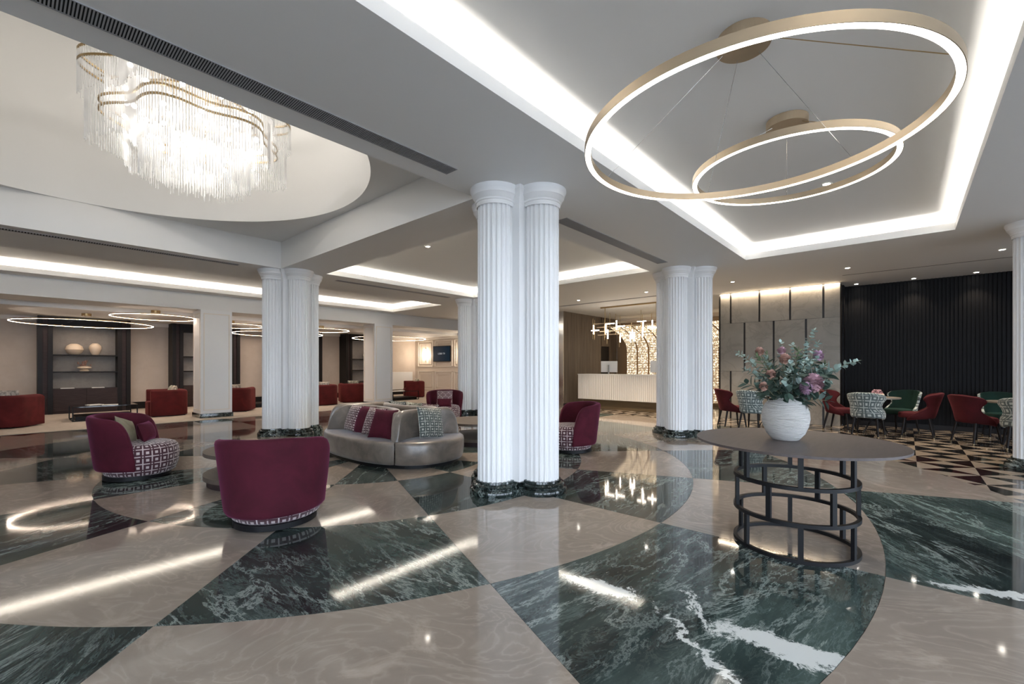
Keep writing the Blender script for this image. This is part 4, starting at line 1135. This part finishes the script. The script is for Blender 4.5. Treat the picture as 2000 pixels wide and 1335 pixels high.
# ------------------------------------------------------------------ television, wall lamp, radiator
tv = thing('television', 'dark blue television screen on the panelled far wall', 'television', (13.6, 16.45, 1.97))
MB().box(-0.07, -0.03, -0.63, 0.63, -0.37, 0.37).obj('casing', 'blackmetal', tv)
MB().box(-0.073, -0.0702, -0.60, 0.60, -0.34, 0.34).obj('screen', 'screen', tv)
MB().box(-0.03, -0.001, -0.2, 0.2, -0.15, 0.15).obj('wall_bracket', 'blackmetal', tv)
cu = bpy.data.curves.new('screen_text', 'FONT'); cu.body = 'LOBBY TV'; cu.size = 0.115; cu.align_x = 'CENTER'; cu.align_y = 'CENTER'; cu.extrude = 0.0005
tmp = bpy.data.objects.new('tmp', cu); COL.objects.link(tmp)
me = bpy.data.meshes.new_from_object(tmp.evaluated_get(bpy.context.evaluated_depsgraph_get())); bpy.data.objects.remove(tmp)
me.materials.clear(); me.materials.append(M['textlight'])
o = inst('screen_text', me, tv); o.rotation_euler = (PI/2, 0, -PI/2); o.location = (-0.0745, 0, 0)
for y, lab in ((17.75, 'lit glass wall lamp left of the television'), (14.97, 'lit glass wall lamp right of the television')):
    t = thing('wall_lamp', lab, 'wall lamp', (13.6, y, 1.95), 0, 'wall lamps beside the television')
    MB().box(-0.03, -0.001, -0.04, 0.04, -0.32, 0.32).obj('backplate', 'gold', t)
    MB().cyl(0.045, -0.28, 0.28, 16, (-0.09, 0)).obj('glass_shade', 'tubeglow', t, smooth=True)
    MB().box(-0.1, -0.03, -0.012, 0.012, -0.01, 0.01).obj('arm', 'gold', t)
    d = bpy.data.lights.new('wall_lamp_glow', 'POINT'); d.energy = 14; d.color = WARM; d.shadow_soft_size = 0.1
    o = bpy.data.objects.new('wall_lamp_glow', d); COL.objects.link(o); o.parent = t; o.location = (-0.2, 0, 0)
rd = thing('radiator', 'white panel radiator on the lounge wall right of the second pillar', 'radiator', (12.6, 18.5, 0.25))
MB().box(-0.75, 0.75, -0.03, 0.03, 0, 0.85).obj('panel', 'white', rd, bevel=0.01)
MB().box(-0.6, -0.5, 0.03, 0.099, 0.1, 0.7).box(0.5, 0.6, 0.03, 0.099, 0.1, 0.7).obj('bracket', 'white', rd)

# ------------------------------------------------------------------ reception
dk = thing('reception_desk', 'long white fluted reception desk on a recessed bronze plinth', 'desk', (12.53, 6.2, 0))
ln = 1.97
MB().box(0.0, 0.75, -ln, ln, 0.30, 1.095).obj('front_panel', 'counter', dk)
b = MB(); y = -ln
while y < ln-0.01: b.box(-0.012, 0.0, y, y+0.055, 0.305, 1.09); y += 0.0657
b.obj('fluting', 'counter', dk, kind='stuff')
MB().box(-0.015, 0.76, -ln-0.01, ln+0.01, 1.096, 1.115).obj('worktop', 'white', dk)
MB().box(0.12, 0.65, -ln+0.15, ln-0.15, 0.0005, 0.30).obj('plinth', 'bronze', dk)
for y, lab in ((7.25, 'white monitor seen from behind at the left of the reception desk'), (5.55, 'white monitor seen from behind at the right of the reception desk')):
    t = thing('monitor', lab, 'monitor', (12.95, y, 1.1155), R(8), 'reception monitors')
    MB().box(-0.015, 0.02, -0.28, 0.28, 0.06, 0.42).obj('housing', 'white', t, bevel=0.01)
    MB().box(-0.05, -0.016, -0.02, 0.02, 0.0, 0.3).obj('stand', 'chrome', t)
    MB().box(-0.1, 0.1, -0.12, 0.12, 0.0, 0.012).obj('foot', 'chrome', t)
# beaded screen arching over at the top, backlight painted into the beads' emission
scr = thing('beaded_screen', 'glittering backlit screen of beaded strands behind the reception desk', 'screen', (16.0, 6.4, 0))
MB().box(0.30, 0.36, -2.35, 2.35, 0.1, 3.1).obj('backlight_panel', 'glow', scr)  # plain brown backing, gives no light
def strand_path(y, k):
    pts = []
    arch = 0.9
    for i in range(22):
        z = 0.12 + 2.75*i/21
        t_ = max(0.0, (z-1.9)/0.97)
        pts.append((0.0 - 0.55*t_**2.2, y + 0.42*t_**2.4, z))
    return pts
bead = MB(); kk = 0
rng = random.Random(4)
for g_i in range(9):
    b = MB()
    for s_i in range(7):
        y = -2.28 + g_i*0.46 + s_i*0.058
        P = strand_path(y, s_i)
        rad = []; Pn = []
        for i in range(len(P)-1):
            for q in range(3):
                Pn.append(Vector(P[i]).lerp(Vector(P[i+1]), q/3))
        Pn.append(Vector(P[-1]))
        rad = [0.026 if i % 2 == 0 else 0.013 for i in range(len(Pn))]
        b.tube(Pn, rad, 5)
    b.obj('strand_group', 'bead', scr, kind='stuff', smooth=True)
MB().box(-0.15, 0.3, -2.3, 2.3, 0.0005, 0.1).obj('plinth', 'gold', scr)
# linear gold chandelier with glass tubes
lc = thing('linear_chandelier', 'gold bar chandelier with glowing glass tubes over the reception desk', 'chandelier', (12.6, 6.35, 0))
MB().box(-0.03, 0.03, -1.0, 1.0, ZC-0.04, ZC-0.001).obj('ceiling_bar', 'darkgold', lc)
for y in (-0.85, 0.85): MB().cyl(0.012, 2.35, ZC-0.04, 10, (0, y)).obj('rod', 'darkgold', lc)
rng = random.Random(12)
for k, (x, z) in enumerate(((0, 2.62), (0.18, 2.5), (-0.2, 2.72), (0.08, 2.38))):
    MB().box(x-0.012, x+0.012, -1.15, 1.15, z-0.012, z+0.012).obj('beam', 'gold', lc)
for k in range(20):
    x = rng.choice((0, 0.18, -0.2, 0.08, -0.32)); y = -1.2 + 2.4*k/19; z = rng.uniform(2.25, 2.75)
    if k % 4 == 3: MB().tube([(x-0.02, y-0.14, z), (x-0.02, y+0.14, z)], 0.016, 10).obj('glass_tube', 'tubeglow', lc, smooth=True)
    else: MB().cyl(0.016, z-0.14, z+0.14, 10, (x, y)).obj('glass_tube', 'tubeglow', lc, smooth=True)
    MB().cyl(0.008, z-0.3, z+0.35, 6, (x, y+0.028)).obj('tube_rod', 'darkgold', lc)
# ------------------------------------------------------------------ vase and bouquet on the ring table
VB = Vector((3.975, 0.70, 0.7905))
vz = tag(MB().lathe([(0.001, 0.0), (0.085, 0.0), (0.094, 0.006), (0.13, 0.05), (0.154, 0.11), (0.163, 0.165), (0.159, 0.215), (0.142, 0.265), (0.112, 0.305), (0.09, 0.325), (0.084, 0.338), (0.073, 0.338), (0.075, 0.32), (0.1, 0.29), (0.13, 0.2), (0.1, 0.06), (0.001, 0.03)], 64).obj('round_vase', 'vase', smooth=True), 'round white ribbed clay vase on the ring base table', 'vase')
vz.location = VB
MOUTH = VB + Vector((0, 0, 0.30))
def P3(lat, z, dep=0.0):
    """bouquet layout: metres sideways of the vase, absolute height, metres towards the far wall"""
    return Vector((VB.x, VB.y, 0)) + RT*lat + FW*dep + Vector((0, 0, z))
def curve_pts(a, c, sag=0.06, n=9, bend=None):
    m_ = a.lerp(c, 0.5) + Vector((0, 0, sag)); out = []
    for i in range(n+1):
        t = i/n; out.append(a*(1-t)**2 + m_*2*t*(1-t) + c*t*t)
    return out
def leaf_mesh(name, l, w_, m, cup=0.15, n=6):
    b = MB(); k = b.add([(0, 0, 0)])
    L_, R_ = [], []
    for i in range(1, n):
        t = i/n; wd = w_/2*math.sin(PI*t**0.85); x = l*t
        L_.append(b.add([(x, wd, cup*wd)])); R_.append(b.add([(x, -wd, cup*wd)]))
    C_ = [b.add([(l*i/n, 0, 0)]) for i in range(1, n)]
    tip = b.add([(l, 0, 0)])
    b.face([k, C_[0], L_[0]]); b.face([k, R_[0], C_[0]])
    for i in range(n-2):
        b.face([C_[i], C_[i+1], L_[i+1], L_[i]]); b.face([R_[i], R_[i+1], C_[i+1], C_[i]])
    b.face([C_[-1], tip, L_[-1]]); b.face([R_[-1], tip, C_[-1]])
    return b.mesh(name, m, smooth='all', fix=False)
LM = {'euc': leaf_mesh('leaf', 0.058, 0.052, 'leafblue', 0.25), 'eucs': leaf_mesh('leaf', 0.028, 0.026, 'leafblue', 0.3), 'dark': leaf_mesh('leaf', 0.095, 0.042, 'leafdark', 0.3), 'mid': leaf_mesh('leaf', 0.07, 0.022, 'leafmid', 0.2), 'big': leaf_mesh('leaf', 0.12, 0.062, 'leafdark', 0.25)}
rng = random.Random(21)
def leaf_at(parent, key, p, d, up, roll, s=1.0):
    x = d.normalized(); z = (up - x*up.dot(x))
    z = z.normalized() if z.length > 1e-4 else Vector((0, 0, 1)); y = z.cross(x)
    m_ = Matrix((( x.x, y.x, z.x, p.x), (x.y, y.y, z.y, p.y), (x.z, y.z, z.z, p.z), (0, 0, 0, 1))) @ Matrix.Rotation(roll, 4, 'X') @ Matrix.Diagonal((s, s, s, 1))
    o = bpy.data.objects.new('leaf', LM[key]); COL.objects.link(o); o.parent = parent
    o.matrix_local = Matrix.Translation(-parent.location) @ m_
def stem_thing(name, label, cat, tip, key, n_leaves, sag, spread=1.1, start=0.25, grow=-0.45, group='bouquet stems', r0=0.004):
    root = MOUTH + Vector((rng.uniform(-0.04, 0.04), rng.uniform(-0.04, 0.04), -0.12))
    t = thing(name, label, cat, root, 0, group)
    pts = curve_pts(root, tip, sag, 12)
    MB().tube([p - root for p in pts], [r0*(1-0.6*i/12) for i in range(13)], 5).obj('stem', 'stem', t, smooth=True)
    for i in range(n_leaves):
        u = start + (1-start)*(i+0.5)/n_leaves; j = min(int(u*12), 11); p = pts[j].lerp(pts[j+1], u*12-j); d = (pts[j+1]-pts[j]).normalized()
        side = d.cross(Vector((math.cos(i*2.4), math.sin(i*2.4), 0.35))).normalized()
        for sg in (1, -1):
            dd = (side*sg*spread + d*0.55 + Vector((rng.uniform(-.2, .2), rng.uniform(-.2, .2), rng.uniform(-.2, .2)))).normalized()
            leaf_at(t, key, p, dd, d*0.6 + Vector((0, 0, 0.8)), rng.uniform(-0.5, 0.5), (1 + grow*(u-start)/(1-start))*rng.uniform(0.85, 1.15))
    if n_leaves: leaf_at(t, key, pts[-1], (pts[-1]-pts[-2]), Vector((0, 0, 1)), 0, 0.5)
    return t
euc = [((0.225, 1.63, 0.0), 13, 0.10, 'tall eucalyptus stem at the top of the bouquet'), ((0.565, 1.395, 0.0), 14, 0.16, 'long eucalyptus stem reaching right across the slatted wall'),
    ((-0.34, 1.46, 0.05), 10, 0.16, 'eucalyptus stem at the far left tip of the bouquet'), ((0.20, 1.53, -0.08), 10, 0.10, 'eucalyptus stem just below the tall one'),
    ((0.11, 1.52, 0.08), 10, 0.08, 'eucalyptus stem right of the bouquet middle'), ((-0.02, 1.54, 0.03), 10, 0.08, 'eucalyptus stem in the upper middle of the bouquet'),
    ((-0.29, 1.33, 0.05), 9, 0.14, 'eucalyptus stem on the left flank of the bouquet'), ((-0.06, 1.38, -0.17), 8, 0.1, 'short eucalyptus stem in front of the bouquet middle'),
    ((0.33, 1.32, -0.06), 10, 0.14, 'eucalyptus stem on the right flank of the bouquet'), ((0.17, 1.42, -0.12), 9, 0.08, 'eucalyptus stem behind the pink bloom'), ((0.04, 1.45, 0.12), 8, 0.08, 'eucalyptus stem at the back of the bouquet'),
    ((-0.17, 1.42, -0.02), 10, 0.1, 'eucalyptus stem behind the upper left protea'), ((0.22, 1.36, -0.12), 10, 0.1, 'eucalyptus stem below the lilac protea'), ((-0.12, 1.25, -0.19), 8, 0.12, 'low eucalyptus stem at the front left of the bouquet'), ((0.26, 1.22, -0.12), 9, 0.14, 'low eucalyptus stem at the front right of the bouquet'), ((0.07, 1.40, -0.14), 9, 0.08, 'eucalyptus stem above the pink bloom')]
for (a, z, c), n, sg, lab in euc: stem_thing('eucalyptus_stem', lab, 'leafy stem', P3(a, z, c), 'euc', int(n*1.35), sg, group='eucalyptus stems')
dark = [(-0.22, 1.17, -0.1), (-0.1, 1.16, -0.2), (0.05, 1.17, -0.22), (0.22, 1.18, -0.14), (0.3, 1.22, 0.0), (-0.3, 1.22, 0.02), (0.12, 1.30, -0.18), (-0.15, 1.33, -0.1), (0.24, 1.40, 0.0), (-0.05, 1.30, -0.2), (0.2, 1.1, -0.18), (0.02, 1.36, -0.05), (-0.2, 1.27, -0.14), (0.17, 1.26, -0.2), (-0.02, 1.24, -0.23), (0.28, 1.30, -0.08), (-0.12, 1.40, 0.02), (0.1, 1.40, 0.02)]
for i, (a, z, c) in enumerate(dark):
    stem_thing('foliage_stem', 'dark broad leaved stem ' + ['low at the left front', 'low at the front left of the middle', 'low at the front right of the middle', 'low at the right front', 'on the right flank', 'on the left flank', 'just above the pink bloom', 'below the upper left protea', 'under the lilac protea', 'in front of the bouquet middle', 'drooping over the vase rim at the right', 'in the heart', 'beside the left protea', 'right of the pink bloom', 'left of the lilac bloom', 'on the upper right flank', 'behind the middle protea', 'at the back'][i] + ' of the bouquet', 'leafy stem', P3(a, z, c), 'big' if i % 3 == 0 else 'dark', 6, 0.10, 0.9, 0.3, -0.2, 'dark foliage stems')
mids = [(-0.25, 1.43, -0.05), (-0.15, 1.45, 0.0), (0.27, 1.46, 0.03), (0.1, 1.48, 0.0), (0.3, 1.36, -0.02)]
for i, (a, z, c) in enumerate(mids): stem_thing('olive_stem', 'thin olive leaved stem ' + ['at the upper left', 'left of the middle', 'beside the lilac protea', 'right of the middle', 'at the right'][i] + ' of the bouquet', 'leafy stem', P3(a, z, c), 'mid', 8, 0.1, 0.8, 0.35, -0.2, 'olive leaved stems')
def petal_ball(b, c, rad, n, seed, pl=0.03, pw=0.014):
    q = random.Random(seed)
    for i in range(n):
        z = 1 - 2*(i+0.5)/n; a = i*2.39996; rr = math.sqrt(1-z*z)
        d = Vector((rr*math.cos(a), rr*math.sin(a), z)); p = c + d*rad*0.55
        t1 = d.cross(Vector((0.3, 0.2, 1))).normalized(); t2 = d.cross(t1)
        e = (d + t1*q.uniform(-.4, .4) + t2*q.uniform(-.4, .4)).normalized()
        tip = p + e*(rad*0.45 + q.uniform(0, pl*0.4)); w1 = t1*pw
        k = b.add([p - w1*0.5, p + w1*0.5, p.lerp(tip, 0.6) + w1, tip, p.lerp(tip, 0.6) - w1]); b.face([k, k+1, k+2, k+3, k+4])
def bloom(label, m, pos, rad, n, seed, name):
    root = MOUTH + Vector((0, 0, -0.1)); t = thing(name, label, 'flower', root, 0, 'bouquet flowers')
    MB().tube([p - root for p in curve_pts(root, pos, 0.05, 8)], 0.004, 5).obj('stem', 'stem', t, smooth=True)
    b = MB(); petal_ball(b, pos-root, rad, n, seed); b.obj('petals', m, t, fix=False)
    b = MB(); c = pos-root
    b.lathe([(0.001, c.z-rad*0.5), (rad*0.3, c.z-rad*0.25), (rad*0.36, c.z), (rad*0.3, c.z+rad*0.25), (0.001, c.z+rad*0.36)], 12, (c.x, c.y)); b.obj('flower_heart', m, t, smooth=True)
bloom('large pink chrysanthemum bloom low in the front of the bouquet', 'pink', P3(0.10, 1.235, -0.17), 0.068, 240, 1, 'chrysanthemum')
bloom('smaller lilac bloom left of the large pink one', 'lilac', P3(0.03, 1.195, -0.2), 0.042, 110, 2, 'chrysanthemum')
for i, (a, z, c, r_, m, lab) in enumerate(((-0.21, 1.47, -0.02, 0.028, 'peach', 'peach protea at the upper left of the bouquet'), (-0.065, 1.41, -0.1, 0.036, 'peach', 'peach protea in the upper middle of the bouquet'), (-0.065, 1.475, -0.06, 0.024, 'pink', 'pink bud above the middle protea'),
        (-0.18, 1.295, -0.12, 0.032, 'peach', 'peach protea on the left of the bouquet'), (-0.235, 1.205, -0.12, 0.030, 'peach', 'lowest peach protea at the left of the bouquet'), (0.24, 1.44, -0.02, 0.036, 'lilac', 'lilac protea at the upper right of the bouquet'))):
    bloom(lab, m, P3(a, z, c), r_, 70, 10+i, 'protea')
